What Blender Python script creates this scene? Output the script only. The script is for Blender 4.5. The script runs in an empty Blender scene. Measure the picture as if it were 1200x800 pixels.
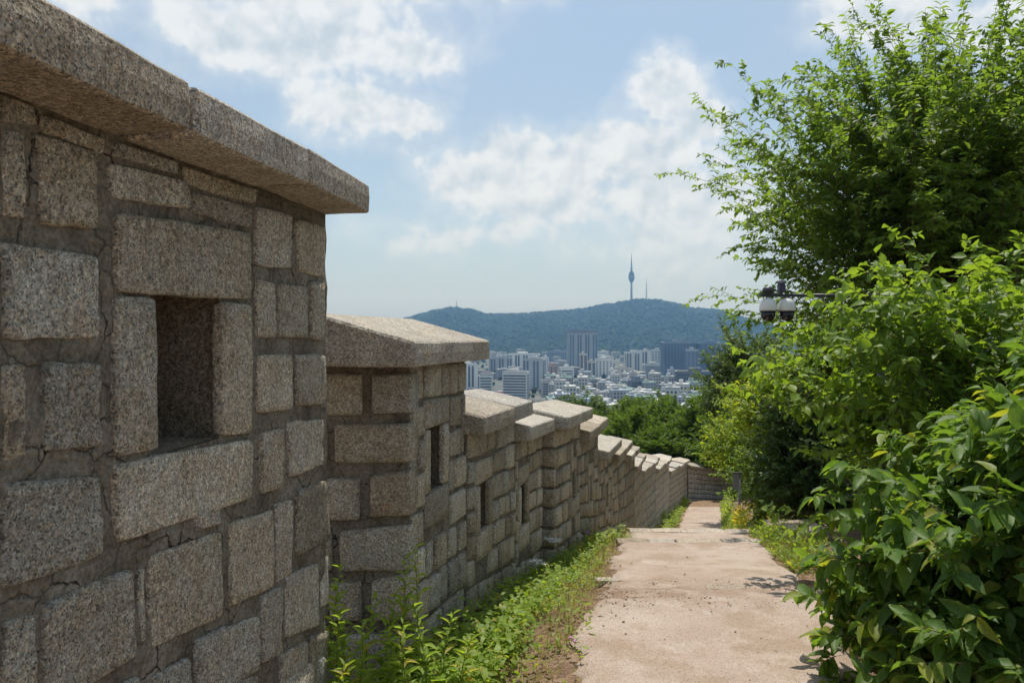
import bpy, math, random
import numpy as np
from mathutils import Vector, Matrix, noise as mnoise

R = math.radians
scene = bpy.context.scene
col = scene.collection

# ------------------------------------------------------------------ camera
F = 820.0 / 1200.0                     # focal length in picture widths
HOR = 385.0                            # row of the horizon in the 1200x800 photograph
cam_d = bpy.data.cameras.new('camera')
cam_d.sensor_width = 36.0
cam_d.lens = 36.0 * F
cam_d.shift_y = -15.0 / 1200.0
cam_d.clip_start = 0.05
cam_d.clip_end = 40000.0
cam = bpy.data.objects.new('camera', cam_d)
cam.location = (0, 0, 0)               # eye level is z = 0, the path lies below
cam.rotation_euler = (R(90), 0, 0)     # looks along +Y
col.objects.link(cam)
scene.camera = cam

# ------------------------------------------------------------------ light
SUN_AZ = R(4)                         # almost straight ahead, along the wall
SUN_EL = R(70)
sun_vec = Vector((math.sin(SUN_AZ) * math.cos(SUN_EL), math.cos(SUN_AZ) * math.cos(SUN_EL), math.sin(SUN_EL)))
sun_d = bpy.data.lights.new('sun', 'SUN')
sun_d.energy = 4.2
sun_d.angle = R(0.55)
sun_d.color = (1.0, 0.955, 0.89)
sun = bpy.data.objects.new('sun', sun_d)
sun.rotation_euler = (-sun_vec).to_track_quat('-Z', 'Y').to_euler()
sun.location = (0, 0, 50)
col.objects.link(sun)

scene.view_settings.view_transform = 'Standard'
scene.view_settings.look = 'None'
scene.view_settings.exposure = 0.18
scene.view_settings.gamma = 1.0
scene.view_settings.use_curve_mapping = False


class NT:
    """tiny helper round a node tree"""
    def __init__(self, tree):
        self.t = tree
        self.n = tree.nodes
        self.l = tree.links

    def node(self, typ, **kw):
        n = self.n.new(typ)
        for k, v in kw.items():
            setattr(n, k, v)
        return n

    def put(self, sock, v):
        if isinstance(v, bpy.types.NodeSocket):
            self.l.new(v, sock)
        else:
            sock.default_value = v

    def math(self, op, a, b=None, c=None, clamp=False):
        n = self.node('ShaderNodeMath', operation=op)
        n.use_clamp = clamp
        self.put(n.inputs[0], a)
        if b is not None:
            self.put(n.inputs[1], b)
        if c is not None:
            self.put(n.inputs[2], c)
        return n.outputs[0]

    def vmath(self, op, a, b=None, out=0):
        n = self.node('ShaderNodeVectorMath', operation=op)
        self.put(n.inputs[0], a)
        if b is not None:
            if op == 'SCALE':
                self.put(n.inputs[3], b)
            else:
                self.put(n.inputs[1], b)
        return n.outputs[out]

    def noise(self, vec, scale, detail=4.0, rough=0.55, lac=2.0, dist=0.0, out=0):
        n = self.node('ShaderNodeTexNoise')
        if vec is not None:
            self.put(n.inputs['Vector'], vec)
        n.inputs['Scale'].default_value = scale
        n.inputs['Detail'].default_value = detail
        n.inputs['Roughness'].default_value = rough
        n.inputs['Lacunarity'].default_value = lac
        n.inputs['Distortion'].default_value = dist
        return n.outputs[out]

    def voro(self, vec, scale, feature='F1', out=0, rnd=1.0):
        n = self.node('ShaderNodeTexVoronoi', feature=feature)
        self.put(n.inputs['Vector'], vec)
        n.inputs['Scale'].default_value = scale
        n.inputs['Randomness'].default_value = rnd
        return n.outputs[out]

    def range(self, v, a, b, c=0.0, d=1.0, interp='SMOOTHSTEP'):
        n = self.node('ShaderNodeMapRange', interpolation_type=interp)
        self.put(n.inputs[0], v)
        n.inputs[1].default_value = a
        n.inputs[2].default_value = b
        n.inputs[3].default_value = c
        n.inputs[4].default_value = d
        return n.outputs[0]

    def mix(self, f, a, b, mode='MIX'):
        n = self.node('ShaderNodeMix', data_type='RGBA', blend_type=mode)
        self.put(n.inputs[0], f)
        self.put(n.inputs[6], a)
        self.put(n.inputs[7], b)
        return n.outputs[2]

    def ramp(self, f, stops):
        n = self.node('ShaderNodeValToRGB')
        self.put(n.inputs[0], f)
        e = n.color_ramp.elements
        while len(e) < len(stops):
            e.new(0.5)
        for el, (p, c) in zip(e, stops):
            el.position = p
            el.color = c
        return n.outputs[0]

    def bump(self, h, strength, dist):
        n = self.node('ShaderNodeBump')
        self.put(n.inputs['Height'], h)
        n.inputs['Strength'].default_value = strength
        n.inputs['Distance'].default_value = dist
        return n.outputs[0]


def c4(r, g, b):
    return (r, g, b, 1.0)


# ------------------------------------------------------------------ sky: Nishita with cumulus
world = bpy.data.worlds.new('World')
scene.world = world
world.use_nodes = True
W = NT(world.node_tree)
W.n.clear()
w_out = W.node('ShaderNodeOutputWorld')
w_bg = W.node('ShaderNodeBackground')
W.l.new(w_bg.outputs[0], w_out.inputs[0])
sky = W.node('ShaderNodeTexSky', sky_type='NISHITA')
sky.sun_disc = False
sky.sun_elevation = SUN_EL
sky.sun_rotation = SUN_AZ
sky.altitude = 100
sky.air_density = 1.0
sky.dust_density = 2.2
sky.ozone_density = 0.7
w_bg.inputs['Strength'].default_value = 0.115

tc = W.node('ShaderNodeTexCoord')
dirv = W.vmath('NORMALIZE', tc.outputs['Generated'])
sep = W.node('ShaderNodeSeparateXYZ')
W.l.new(dirv, sep.inputs[0])
az = W.math('ARCTAN2', sep.outputs[0], sep.outputs[1])
el = W.math('ARCSINE', sep.outputs[2])
comb = W.node('ShaderNodeCombineXYZ')
W.l.new(az, comb.inputs[0])
W.l.new(el, comb.inputs[1])
P = comb.outputs[0]
# domain warp for cauliflower edges
wc = W.noise(dirv, 9.0, 6.0, 0.6, out=1)
wv = W.vmath('SUBTRACT', wc, (0.5, 0.5, 0.5))
P2 = W.vmath('ADD', P, W.vmath('SCALE', W.vmath('MULTIPLY', wv, (1, 1, 0)), 0.075))


def sky_dir(px, py):
    x, z = (px - 600) / 820.0, (HOR - py) / 820.0
    r = math.sqrt(1 + x * x + z * z)
    return math.atan2(x, 1.0), math.asin(z / r)


# cumulus heads and banks: (az, el, half width, half height, weight)
clouds = []
for px, py, rx, ry, w in ((790, 104, 50, 44, 1.0), (828, 140, 36, 28, .95), (760, 176, 74, 40, 1.0), (690, 184, 60, 46, 1.0),
                          (610, 178, 62, 42, 1.0), (548, 212, 60, 36, .95), (620, 236, 130, 40, .9), (800, 240, 120, 70, .9),
                          (380, 30, 140, 66, .85), (478, 62, 66, 46, .95), (410, 124, 80, 44, .9), (474, 146, 48, 32, 1.0),
                          (250, 30, 120, 50, .8), (90, 4, 70, 26, .7), (1030, 16, 80, 44, 1.0), (1186, 24, 60, 36, 1.0),
                          (560, 280, 150, 30, .6), (780, 290, 140, 40, .65), (500, -60, 220, 60, .8), (60, -180, 330, 120, .8), (800, -280, 400, 120, .8)):
    a, e = sky_dir(px, py)
    clouds.append((a, e, rx / 820.0, ry / 820.0, w))
rngc = random.Random(5)
for k in range(5):                    # the same kind of sky all the way round
    a = R(45 + 270 * (k + rngc.random()) / 5.0)
    clouds.append((a if a < math.pi else a - 2 * math.pi, R(10 + 25 * rngc.random()), .25 + .2 * rngc.random(), .08 + .09 * rngc.random(), .9))
dens = None
for a, e, rx, ry, w in clouds:
    v = W.vmath('MULTIPLY', W.vmath('SUBTRACT', P2, (a, e, 0)), (1 / rx, 1 / ry, 0))
    d = W.vmath('LENGTH', v, out=1)
    m = W.math('MULTIPLY_ADD', d, -w * 0.75, w)
    dens = m if dens is None else W.math('SMOOTH_MAX', dens, m, 0.18)
puff = W.noise(dirv, 20.0, 6.0, 0.52)
puff2 = W.noise(dirv, 7.0, 4.0, 0.55)
dens2 = W.math('ADD', dens, W.math('MULTIPLY', W.math('SUBTRACT', puff, 0.5), 0.8))
dens2 = W.math('ADD', dens2, W.math('MULTIPLY', W.math('SUBTRACT', puff2, 0.5), 0.7))
fine = W.noise(dirv, 60.0, 5.0, 0.55)
dens2 = W.math('ADD', dens2, W.math('MULTIPLY', W.math('SUBTRACT', fine, 0.5), 0.30))
mask = W.math('MAXIMUM', W.range(dens2, 0.22, 0.54), W.range(dens2, 0.0, 0.5, 0.0, 0.45))
# soft thin veil, thicker towards the horizon as in humid summer air
veil = W.range(W.noise(W.vmath('MULTIPLY', dirv, (1, 1, 2.2)), 3.2, 5.0, 0.55), 0.3, 0.75, 0.3, 0.68)
low = W.range(el, 0.03, 0.33, 0.62, 0.0)
veil = W.math('MAXIMUM', veil, low)
# cloud body: bright heads, greyer thick parts and bases
shade = W.noise(W.vmath('ADD', dirv, (0.006, 0.0, -0.016)), 20.0, 5.0, 0.52)
rel = W.math('SUBTRACT', puff, shade)
body = W.range(W.math('ADD', W.math('MULTIPLY', rel, 2.6), W.math('MULTIPLY', W.math('SUBTRACT', 0.75, dens2), 0.75)), -0.5, 0.45)
cl_col = W.mix(body, c4(4.3, 4.95, 5.5), c4(6.5, 6.75, 6.9))
veil_col = c4(3.65, 4.45, 5.45)
skyb = W.mix(1.0, sky.outputs[0], c4(.95, 1.03, 1.0), 'MULTIPLY')
skyc = W.mix(W.math('MULTIPLY', veil, 0.9), skyb, veil_col)
fade = W.range(el, 0.02, 0.2, 0.25, 0.95)
skyc = W.mix(W.math('MULTIPLY', mask, fade), skyc, cl_col)
below = W.range(el, -0.06, 0.0)
skyc = W.mix(below, c4(2.2, 2.6, 3.0), skyc)
W.l.new(skyc, w_bg.inputs['Color'])

scene.cycles.use_denoising = True
scene.cycles.denoising_prefilter = 'ACCURATE'
scene.cycles.use_adaptive_sampling = True
scene.cycles.adaptive_threshold = 0.015
scene.cycles.max_bounces = 6
scene.cycles.diffuse_bounces = 3
scene.cycles.transmission_bounces = 4
scene.cycles.volume_bounces = 0
scene.cycles.caustics_reflective = False
scene.cycles.caustics_refractive = False


# ------------------------------------------------------------------ object helpers
def tag(o, label=None, cat=None, group=None, kind=None):
    if label:
        o['label'] = label
    if cat:
        o['category'] = cat
    if group:
        o['group'] = group
    if kind:
        o['kind'] = kind
    return o


def empty(name, loc=(0, 0, 0), rz=0.0):
    o = bpy.data.objects.new(name, None)
    o.empty_display_size = 0.2
    o.location = loc
    o.rotation_euler = (0, 0, rz)
    col.objects.link(o)
    return o


def link(name, me, parent=None):
    o = bpy.data.objects.new(name, me)
    col.objects.link(o)
    if parent is not None:
        o.parent = parent
    return o


def make_mesh(name, verts, faces, mat, smooth=False):
    """faces: list of tuples, or an (n,k) int array"""
    me = bpy.data.meshes.new(name)
    if isinstance(faces, np.ndarray) and isinstance(verts, np.ndarray):
        n, k = faces.shape
        me.vertices.add(len(verts))
        me.vertices.foreach_set('co', np.ascontiguousarray(verts, dtype=np.float32).ravel())
        me.loops.add(n * k)
        me.loops.foreach_set('vertex_index', np.ascontiguousarray(faces, dtype=np.int32).ravel())
        me.polygons.add(n)
        me.polygons.foreach_set('loop_start', np.arange(0, n * k, k, dtype=np.int32))
        me.polygons.foreach_set('loop_total', np.full(n, k, dtype=np.int32))
        if smooth:
            me.polygons.foreach_set('use_smooth', np.ones(n, dtype=bool))
        me.update(calc_edges=True)
    else:
        me.from_pydata([tuple(v) for v in verts], [], [tuple(f) for f in faces])
        if smooth:
            me.polygons.foreach_set('use_smooth', [True] * len(me.polygons))
        me.update()
    if mat is not None:
        me.materials.append(mat)
    return me


class MB:
    """collects boxes, prisms and tubes for ONE mesh"""
    def __init__(self):
        self.v, self.f = [], []

    def box(self, x0, x1, y0, y1, z0, z1):
        b = len(self.v)
        self.v += [(x0, y0, z0), (x1, y0, z0), (x1, y1, z0), (x0, y1, z0), (x0, y0, z1), (x1, y0, z1), (x1, y1, z1), (x0, y1, z1)]
        self.f += [(b, b + 3, b + 2, b + 1), (b + 4, b + 5, b + 6, b + 7), (b, b + 1, b + 5, b + 4), (b + 1, b + 2, b + 6, b + 5),
                   (b + 2, b + 3, b + 7, b + 6), (b + 3, b, b + 4, b + 7)]
        return self

    def quad(self, *p):
        b = len(self.v)
        self.v += list(p)
        self.f.append(tuple(range(b, b + len(p))))
        return self

    def lathe(self, prof, seg=16, c=(0, 0, 0)):
        b = len(self.v)
        for r, z in prof:
            for k in range(seg):
                a = 2 * math.pi * k / seg
                self.v.append((c[0] + r * math.cos(a), c[1] + r * math.sin(a), c[2] + z))
        for i in range(len(prof) - 1):
            for k in range(seg):
                k2 = (k + 1) % seg
                self.f.append((b + i * seg + k, b + i * seg + k2, b + (i + 1) * seg + k2, b + (i + 1) * seg + k))
        self.f.append(tuple(b + k for k in reversed(range(seg))))
        self.f.append(tuple(b + (len(prof) - 1) * seg + k for k in range(seg)))
        return self

    def tube(self, pts, rad, seg=7):
        pts = [Vector(p) for p in pts]
        if not hasattr(rad, '__len__'):
            rad = [rad] * len(pts)
        b = len(self.v)
        for i, p in enumerate(pts):
            t = (pts[min(i + 1, len(pts) - 1)] - pts[max(i - 1, 0)]).normalized()
            a = t.orthogonal().normalized() if abs(t.z) > .9 else t.cross(Vector((0, 0, 1))).normalized()
            c = t.cross(a)
            for k in range(seg):
                th = 2 * math.pi * k / seg
                self.v.append(tuple(p + (a * math.cos(th) + c * math.sin(th)) * rad[i]))
        for i in range(len(pts) - 1):
            for k in range(seg):
                k2 = (k + 1) % seg
                self.f.append((b + i * seg + k, b + i * seg + k2, b + (i + 1) * seg + k2, b + (i + 1) * seg + k))
        self.f.append(tuple(b + k for k in reversed(range(seg))))
        self.f.append(tuple(b + (len(pts) - 1) * seg + k for k in range(seg)))
        return self

    def mesh(self, name, mat, smooth=False):
        return make_mesh(name, self.v, self.f, mat, smooth)

    def build(self, name, mat, parent=None, smooth=False):
        return link(name, self.mesh(name, mat, smooth), parent)


def fbm(x, y, z=0.0, oct=4):
    return mnoise.fractal(Vector((x, y, z)), 1.0, 2.0, oct)


def np_noise(seed, n=64):
    """cheap smooth 2-D value noise on arrays"""
    rng = np.random.default_rng(seed)
    g = rng.random((n, n))

    def f(x, y):
        xi, yi = np.floor(x).astype(int), np.floor(y).astype(int)
        fx, fy = x - xi, y - yi
        fx, fy = fx * fx * (3 - 2 * fx), fy * fy * (3 - 2 * fy)
        a, b = g[xi % n, yi % n], g[(xi + 1) % n, yi % n]
        c, d = g[xi % n, (yi + 1) % n], g[(xi + 1) % n, (yi + 1) % n]
        return (a * (1 - fx) + b * fx) * (1 - fy) + (c * (1 - fx) + d * fx) * fy - 0.5
    return f


# ------------------------------------------------------------------ materials
def new_mat(name):
    m = bpy.data.materials.new(name)
    m.use_nodes = True
    t = NT(m.node_tree)
    t.n.clear()
    out = t.node('ShaderNodeOutputMaterial')
    bs = t.node('ShaderNodeBsdfPrincipled')
    t.l.new(bs.outputs[0], out.inputs[0])
    return m, t, bs, out


def granite(name, base, warm, var=0.25, grain=1.0, stain=0.5, bump=1.0):
    m, t, bs, out = new_mat(name)
    geo = t.node('ShaderNodeNewGeometry')
    oi = t.node('ShaderNodeObjectInfo')
    pos = geo.outputs['Position']
    rnd = oi.outputs['Random']
    shift = t.vmath('SCALE', (7.3, 3.1, 5.7), rnd)
    p = t.vmath('ADD', pos, shift)
    g1 = t.voro(p, 200.0 / grain, out=1)              # crystal colour
    g1s = t.node('ShaderNodeSeparateColor')
    t.l.new(g1, g1s.inputs[0])
    g2 = t.noise(p, 60.0 / grain, 3.0, 0.6)
    big = t.noise(p, 2.6, 5.0, 0.6)
    mid = t.noise(p, 11.0, 5.0, 0.65)
    colr = t.mix(t.range(mid, .32, .68), c4(*base), c4(*warm))
    tone = t.math('MULTIPLY_ADD', rnd, var, 1.0 - var * .55)
    colr = t.mix(1.0, colr, t.node('ShaderNodeCombineColor').outputs[0], 'MIX') if False else colr
    spk = t.ramp(g1s.outputs[0], [(0.0, c4(.24, .235, .23)), (.13, c4(.44, .43, .42)), (.22, c4(.84, .83, .81)), (.58, c4(1.05, 1.03, 1.0)),
                                  (.78, c4(1.5, 1.48, 1.45)), (.88, c4(1.25, .98, .74)), (1.0, c4(1.9, 1.88, 1.85))])
    colr = t.mix(.85, colr, spk, 'MULTIPLY')
    colr = t.mix(1.0, colr, t.ramp(g2, [(.32, c4(.6, .6, .6)), (.68, c4(1.3, 1.3, 1.3))]), 'MULTIPLY')
    tint = t.ramp(t.math('FRACT', t.math('MULTIPLY', rnd, 7.31)), [(0.0, c4(.80, .72, .60)), (.3, c4(1.0, .97, .92)), (.55, c4(1.06, .98, .86)), (.8, c4(.93, .95, .96)), (1.0, c4(1.16, 1.13, 1.06))])
    colr = t.mix(.9, colr, tint, 'MULTIPLY')
    # rain streaks running down the face, lichen, rust
    streak = t.range(t.noise(t.vmath('MULTIPLY', pos, (13, 13, 1.1)), 1.0, 6.0, .65), .55, .75, 0.0, stain * .9)
    colr = t.mix(streak, colr, t.mix(1.0, colr, c4(.42, .39, .36), 'MULTIPLY'))
    lich = t.range(t.noise(t.vmath('ADD', p, (3, 8, 1)), 9.0, 8.0, .75), .62, .72, 0.0, stain * .8)
    colr = t.mix(lich, colr, c4(.46, .47, .42))
    st = t.range(t.noise(p, 4.2, 7.0, 0.7), .54, .74, 0.0, stain)
    colr = t.mix(st, colr, t.mix(.8, colr, c4(.32, .29, .26), 'MULTIPLY'))
    ru = t.range(t.noise(t.vmath('ADD', p, (9, 4, 2)), 6.0, 5.0, 0.7), .6, .74, 0.0, .55)
    colr = t.mix(ru, colr, t.mix(1.0, colr, c4(1.25, .84, .55), 'MULTIPLY'))
    bw = t.range(big, .3, .7, .82, 1.12, 'LINEAR')
    tt = t.math('MULTIPLY', tone, bw)
    cc = t.node('ShaderNodeCombineColor')
    for i in range(3):
        t.l.new(tt, cc.inputs[i])
    colr = t.mix(1.0, colr, cc.outputs[0], 'MULTIPLY')
    t.l.new(colr, bs.inputs['Base Color'])
    bs.inputs['Roughness'].default_value = 0.88
    bs.inputs['Specular IOR Level'].default_value = 0.25
    h = t.math('ADD', t.math('MULTIPLY', t.noise(p, 150.0 / grain, 4.0, .65), .6), t.math('MULTIPLY', t.noise(p, 26.0, 4.0, .6), 1.0))
    h = t.math('ADD', h, t.math('MULTIPLY', t.range(t.noise(p, 48.0, 2.0, .5), .5, .64, 0, 1), -.28))
    t.l.new(t.bump(h, 1.0 * bump, 0.022), bs.inputs['Normal'])
    return m


M_STONE = granite('granite_block', (.50, .50, .465), (.43, .40, .335), .46)
M_CAP = granite('granite_cap', (.49, .48, .45), (.44, .41, .36), .18, grain=1.0, stain=.6, bump=.8)
M_SLAB = granite('granite_slab', (.55, .52, .47), (.47, .42, .36), .2, stain=.2)


def mortar_mat():
    m, t, bs, out = new_mat('mortar')
    p = t.node('ShaderNodeNewGeometry').outputs['Position']
    n1 = t.noise(p, 5.0, 7.0, .7)
    n2 = t.noise(p, 60.0, 4.0, .6)
    colr = t.ramp(n1, [(.3, c4(.13, .11, .085)), (.5, c4(.26, .23, .18)), (.7, c4(.36, .325, .27))])
    colr = t.mix(1.0, colr, t.ramp(n2, [(.3, c4(.6, .6, .6)), (.7, c4(1.3, 1.3, 1.3))]), 'MULTIPLY')
    t.l.new(colr, bs.inputs['Base Color'])
    bs.inputs['Roughness'].default_value = .95
    bs.inputs['Specular IOR Level'].default_value = .1
    crack = t.range(t.voro(t.vmath('ADD', p, t.vmath('SCALE', t.noise(p, 8.0, 4.0, .6, out=1), .12)), 5.0, 'DISTANCE_TO_EDGE'), 0.0, .02, 1.0, 0.0)
    colr2 = t.mix(t.math('MULTIPLY', crack, t.range(n1, .48, .6)), colr, c4(.03, .024, .018))
    t.l.new(colr2, bs.inputs['Base Color'])
    h = t.math('ADD', n2, t.math('MULTIPLY', t.noise(p, 18.0, 5.0, .7), 1.8))
    h = t.math('SUBTRACT', h, t.math('MULTIPLY', crack, .8))
    t.l.new(t.bump(h, 1.0, .03), bs.inputs['Normal'])
    return m


M_MORTAR = mortar_mat()


M_REVEAL_SHADE = None


def path_mat():
    m, t, bs, out = new_mat('worn_pink_paving')
    p = t.node('ShaderNodeNewGeometry').outputs['Position']
    n1 = t.noise(p, .9, 6.0, .6)
    n2 = t.noise(p, 90.0, 3.0, .6)
    n3 = t.noise(p, 6.0, 6.0, .7)
    colr = t.mix(t.range(n1, .35, .65), c4(.35, .275, .225), c4(.42, .35, .295))
    dirt = t.range(n3, .54, .72, 0.0, .65)
    colr = t.mix(dirt, colr, c4(.30, .215, .15))
    sp = t.node('ShaderNodeSeparateXYZ')
    t.l.new(p, sp.inputs[0])
    band = t.math('SUBTRACT', 1.0, t.math('ABSOLUTE', t.math('MULTIPLY', t.math('SUBTRACT', sp.outputs[1], 5.85), 1.25)), clamp=True)
    leftw = t.range(sp.outputs[0], .5, 2.4, 1.0, .45)
    big = t.range(t.noise(p, 1.7, 7.0, .68), .47, .63, 0.0, .7)
    colr = t.mix(big, colr, c4(.29, .215, .155))
    pale = t.range(t.noise(t.vmath('ADD', p, (5, 1, 0)), 2.6, 7.0, .7), .58, .7, 0.0, .6)
    colr = t.mix(pale, colr, c4(.47, .42, .37))
    wear = t.math('MULTIPLY', t.math('MULTIPLY', band, leftw), t.range(t.noise(p, 5.0, 6.0, .7), .36, .6))
    colr = t.mix(wear, colr, c4(.20, .135, .09))
    g = t.voro(p, 170.0, out=1)
    gs = t.node('ShaderNodeSeparateColor')
    t.l.new(g, gs.inputs[0])
    colr = t.mix(.8, colr, t.ramp(gs.outputs[0], [(0, c4(.4, .38, .36)), (.12, c4(.75, .72, .7)), (.2, c4(.97, .97, .97)), (.85, c4(1.06, 1.05, 1.04)), (1, c4(1.35, 1.33, 1.3))]), 'MULTIPLY')
    t.l.new(colr, bs.inputs['Base Color'])
    bs.inputs['Roughness'].default_value = .92
    bs.inputs['Specular IOR Level'].default_value = .15
    t.l.new(t.bump(t.math('ADD', n2, t.math('MULTIPLY', n3, .8)), .55, .012), bs.inputs['Normal'])
    return m


M_PATH = path_mat()


def ground_mat():
    m, t, bs, out = new_mat('soil_and_city_ground')
    geo = t.node('ShaderNodeNewGeometry')
    p = geo.outputs['Position']
    sp = t.node('ShaderNodeSeparateXYZ')
    t.l.new(p, sp.inputs[0])
    soil = t.ramp(t.noise(p, 7.0, 8.0, .72), [(.3, c4(.13, .082, .05)), (.5, c4(.27, .18, .115)), (.72, c4(.40, .29, .20))])
    grit = t.noise(p, 70.0, 3.0, .6)
    soil = t.mix(1.0, soil, t.ramp(grit, [(.3, c4(.65, .65, .65)), (.7, c4(1.25, 1.25, 1.25))]), 'MULTIPLY')
    moss = t.range(t.noise(p, 2.2, 6.0, .65), .56, .68, 0, .7)
    soil = t.mix(moss, soil, c4(.10, .13, .045))
    wood = t.ramp(t.noise(p, .12, 6.0, .7), [(.3, c4(.02, .035, .012)), (.7, c4(.06, .085, .03))])
    city = t.ramp(t.noise(p, .02, 5.0, .6), [(.35, c4(.05, .07, .035)), (.5, c4(.10, .11, .10)), (.7, c4(.17, .17, .17))])
    colr = t.mix(t.range(sp.outputs[1], 42, 60), soil, wood)
    colr = t.mix(t.range(sp.outputs[2], -78, -60, 1, 0), colr, city)
    t.l.new(colr, bs.inputs['Base Color'])
    bs.inputs['Roughness'].default_value = .95
    bs.inputs['Specular IOR Level'].default_value = .1
    t.l.new(t.bump(t.math('ADD', grit, t.math('MULTIPLY', t.noise(p, 14, 6, .7), 1.5)), .9, .03), bs.inputs['Normal'])
    return m


M_GROUND = ground_mat()


def leaf_mat(name, dark, light, trans=.4, rough=.42, spec=.45, veins=False, yellow=None, tfac=1.6):
    m, t, bs, out = new_mat(name)
    geo = t.node('ShaderNodeNewGeometry')
    oi = t.node('ShaderNodeObjectInfo')
    rnd = t.math('FRACT', t.math('ADD', geo.outputs['Random Per Island'], oi.outputs['Random']))
    p = geo.outputs['Position']
    n = t.noise(p, 2.0, 3.0, .6)
    f = t.math('ADD', t.math('MULTIPLY', rnd, .7), t.math('MULTIPLY', n, .5), clamp=True)
    colr = t.mix(f, c4(*dark), c4(*light))
    if yellow:
        colr = t.mix(t.range(rnd, .86, .97), colr, c4(*yellow))
    if veins:
        colr = t.mix(1.0, colr, t.ramp(t.noise(p, 60, 3, .6), [(.3, c4(.8, .8, .8)), (.7, c4(1.15, 1.15, 1.15))]), 'MULTIPLY')
    t.l.new(colr, bs.inputs['Base Color'])
    bs.inputs['Roughness'].default_value = rough
    bs.inputs['Specular IOR Level'].default_value = spec
    tr = t.node('ShaderNodeBsdfTranslucent')
    tcol = t.mix(1.0, colr, c4(1.25 * tfac, 1.15 * tfac, .45 * tfac), 'MULTIPLY')
    t.l.new(tcol, tr.inputs['Color'])
    mx = t.node('ShaderNodeMixShader')
    mx.inputs[0].default_value = trans
    t.l.new(bs.outputs[0], mx.inputs[1])
    t.l.new(tr.outputs[0], mx.inputs[2])
    t.l.new(mx.outputs[0], out.inputs[0])
    return m


M_LEAF_BIG = leaf_mat('broad_leaf', (.06, .12, .024), (.13, .225, .042), .44, .5, .3, True, yellow=(.24, .27, .04), tfac=1.9)
M_LEAF_MUL = leaf_mat('heart_leaf', (.09, .16, .022), (.18, .28, .042), .48, .48, .35, True, tfac=1.8)
M_LEAF_TREE = leaf_mat('tree_leaf', (.075, .14, .026), (.145, .23, .043), .54, .5, .35, tfac=1.85)
M_LEAF_HEDGE = leaf_mat('hedge_leaf', (.045, .085, .022), (.09, .155, .036), .38, .45, .35, tfac=1.8)
M_LEAF_LIME = leaf_mat('lime_leaf', (.14, .22, .022), (.26, .35, .035), .5, .5, .35, yellow=(.38, .38, .04), tfac=1.8)
M_LEAF_DARK = leaf_mat('dark_tree_leaf', (.045, .085, .02), (.095, .155, .035), .4, .5, .35, tfac=1.8)
M_NEEDLE = leaf_mat('pine_needle', (.05, .105, .022), (.12, .195, .036), .36, .55, .3, tfac=1.8)
M_LEAF_WEED = leaf_mat('weed_leaf', (.13, .21, .026), (.25, .35, .05), .5, .5, .35, yellow=(.32, .29, .06), tfac=1.8)
M_YELLOW = leaf_mat('yellow_flower', (.55, .40, .02), (.7, .52, .03), .35, .6, .2, tfac=1.0)
M_DRY = leaf_mat('dry_grass', (.25, .22, .08), (.4, .34, .15), .3, .6, .2, tfac=1.0)


def plain(name, colour, rough=.6, spec=.3, nscale=0, namp=.25, bump=0.0, metal=0.0):
    m, t, bs, out = new_mat(name)
    p = t.node('ShaderNodeNewGeometry').outputs['Position']
    if nscale:
        lo, hi = 1 - namp, 1 + namp
        n = t.noise(p, nscale, 5, .6)
        colr = t.mix(1.0, c4(*colour), t.ramp(n, [(.3, c4(lo, lo, lo)), (.7, c4(hi, hi, hi))]), 'MULTIPLY')
        t.l.new(colr, bs.inputs['Base Color'])
        if bump:
            t.l.new(t.bump(n, .8, bump), bs.inputs['Normal'])
    else:
        bs.inputs['Base Color'].default_value = c4(*colour)
    bs.inputs['Roughness'].default_value = rough
    bs.inputs['Specular IOR Level'].default_value = spec
    bs.inputs['Metallic'].default_value = metal
    return m


M_REVEAL_SHADE = granite('reveal_shade_stone', (.23, .21, .175), (.17, .14, .105), .2, stain=.9)  # stained granite, colour darkened to carry the shade inside the loopholes
M_BARK = plain('bark', (.11, .085, .06), .9, .1, 30, .5, .01)
M_TWIG = plain('twig', (.16, .105, .06), .8, .2, 60, .3)
M_STEM = plain('green_stem', (.12, .16, .04), .6, .3, 40, .3)
M_PETAL = plain('white_petal', (.75, .74, .70), .7, .2, 80, .1)
M_PINK = plain('pink_petal', (.55, .26, .48), .7, .2, 80, .2)
M_FOREST = plain('forest_crown', (.022, .038, .014), .95, .1, .05, .6)
M_ROCK = granite('field_stone', (.5, .49, .46), (.42, .40, .36), .3)

# ------------------------------------------------------------------ the lie of the land
PY = [-6, 0.0, 2.4, 2.9, 4.0, 5.45, 5.6, 9.2, 9.3, 10.7, 11.0, 15, 20, 24, 26, 36, 38, 40, 44, 60, 100, 200, 460, 600]
PZ = [-1.5, -1.64, -1.75, -1.98, -2.02, -2.10, -2.16, -2.80, -2.86, -3.10, -3.45, -5.0, -6.5, -7.3, -7.6, -9.33, -9.5, -9.75, -10.6, -14.5, -24, -46, -85, -85]
XY = [-6, 0, 4, 5.5, 9.2, 14, 20, 26, 36, 45]
XL = [-2.2, -.68, .29, .67, 1.44, 2.75, 4.35, 6.1, 8.96, 11.5]
XWY = [-6, 0, 3.5, 4.376, 17, 23.3, 28, 34, 40, 43, 60]
XWX = [-2.12, -1.373, -.938, -.651, 2.65, 4.27, 5.75, 7.62, 10.0, 13.4, 20]


def prof(y):
    return np.interp(y, PY, PZ)


def x_left(y):
    return np.interp(y, XY, XL)


def x_right(y):
    return x_left(y) + np.interp(y, [0, 4, 9, 20, 40], [1.9, 1.85, 1.8, 1.75, 1.85])


def x_wall(y):
    return np.interp(y, XWY, XWX)


gn1, gn2 = np_noise(3), np_noise(4)


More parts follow.
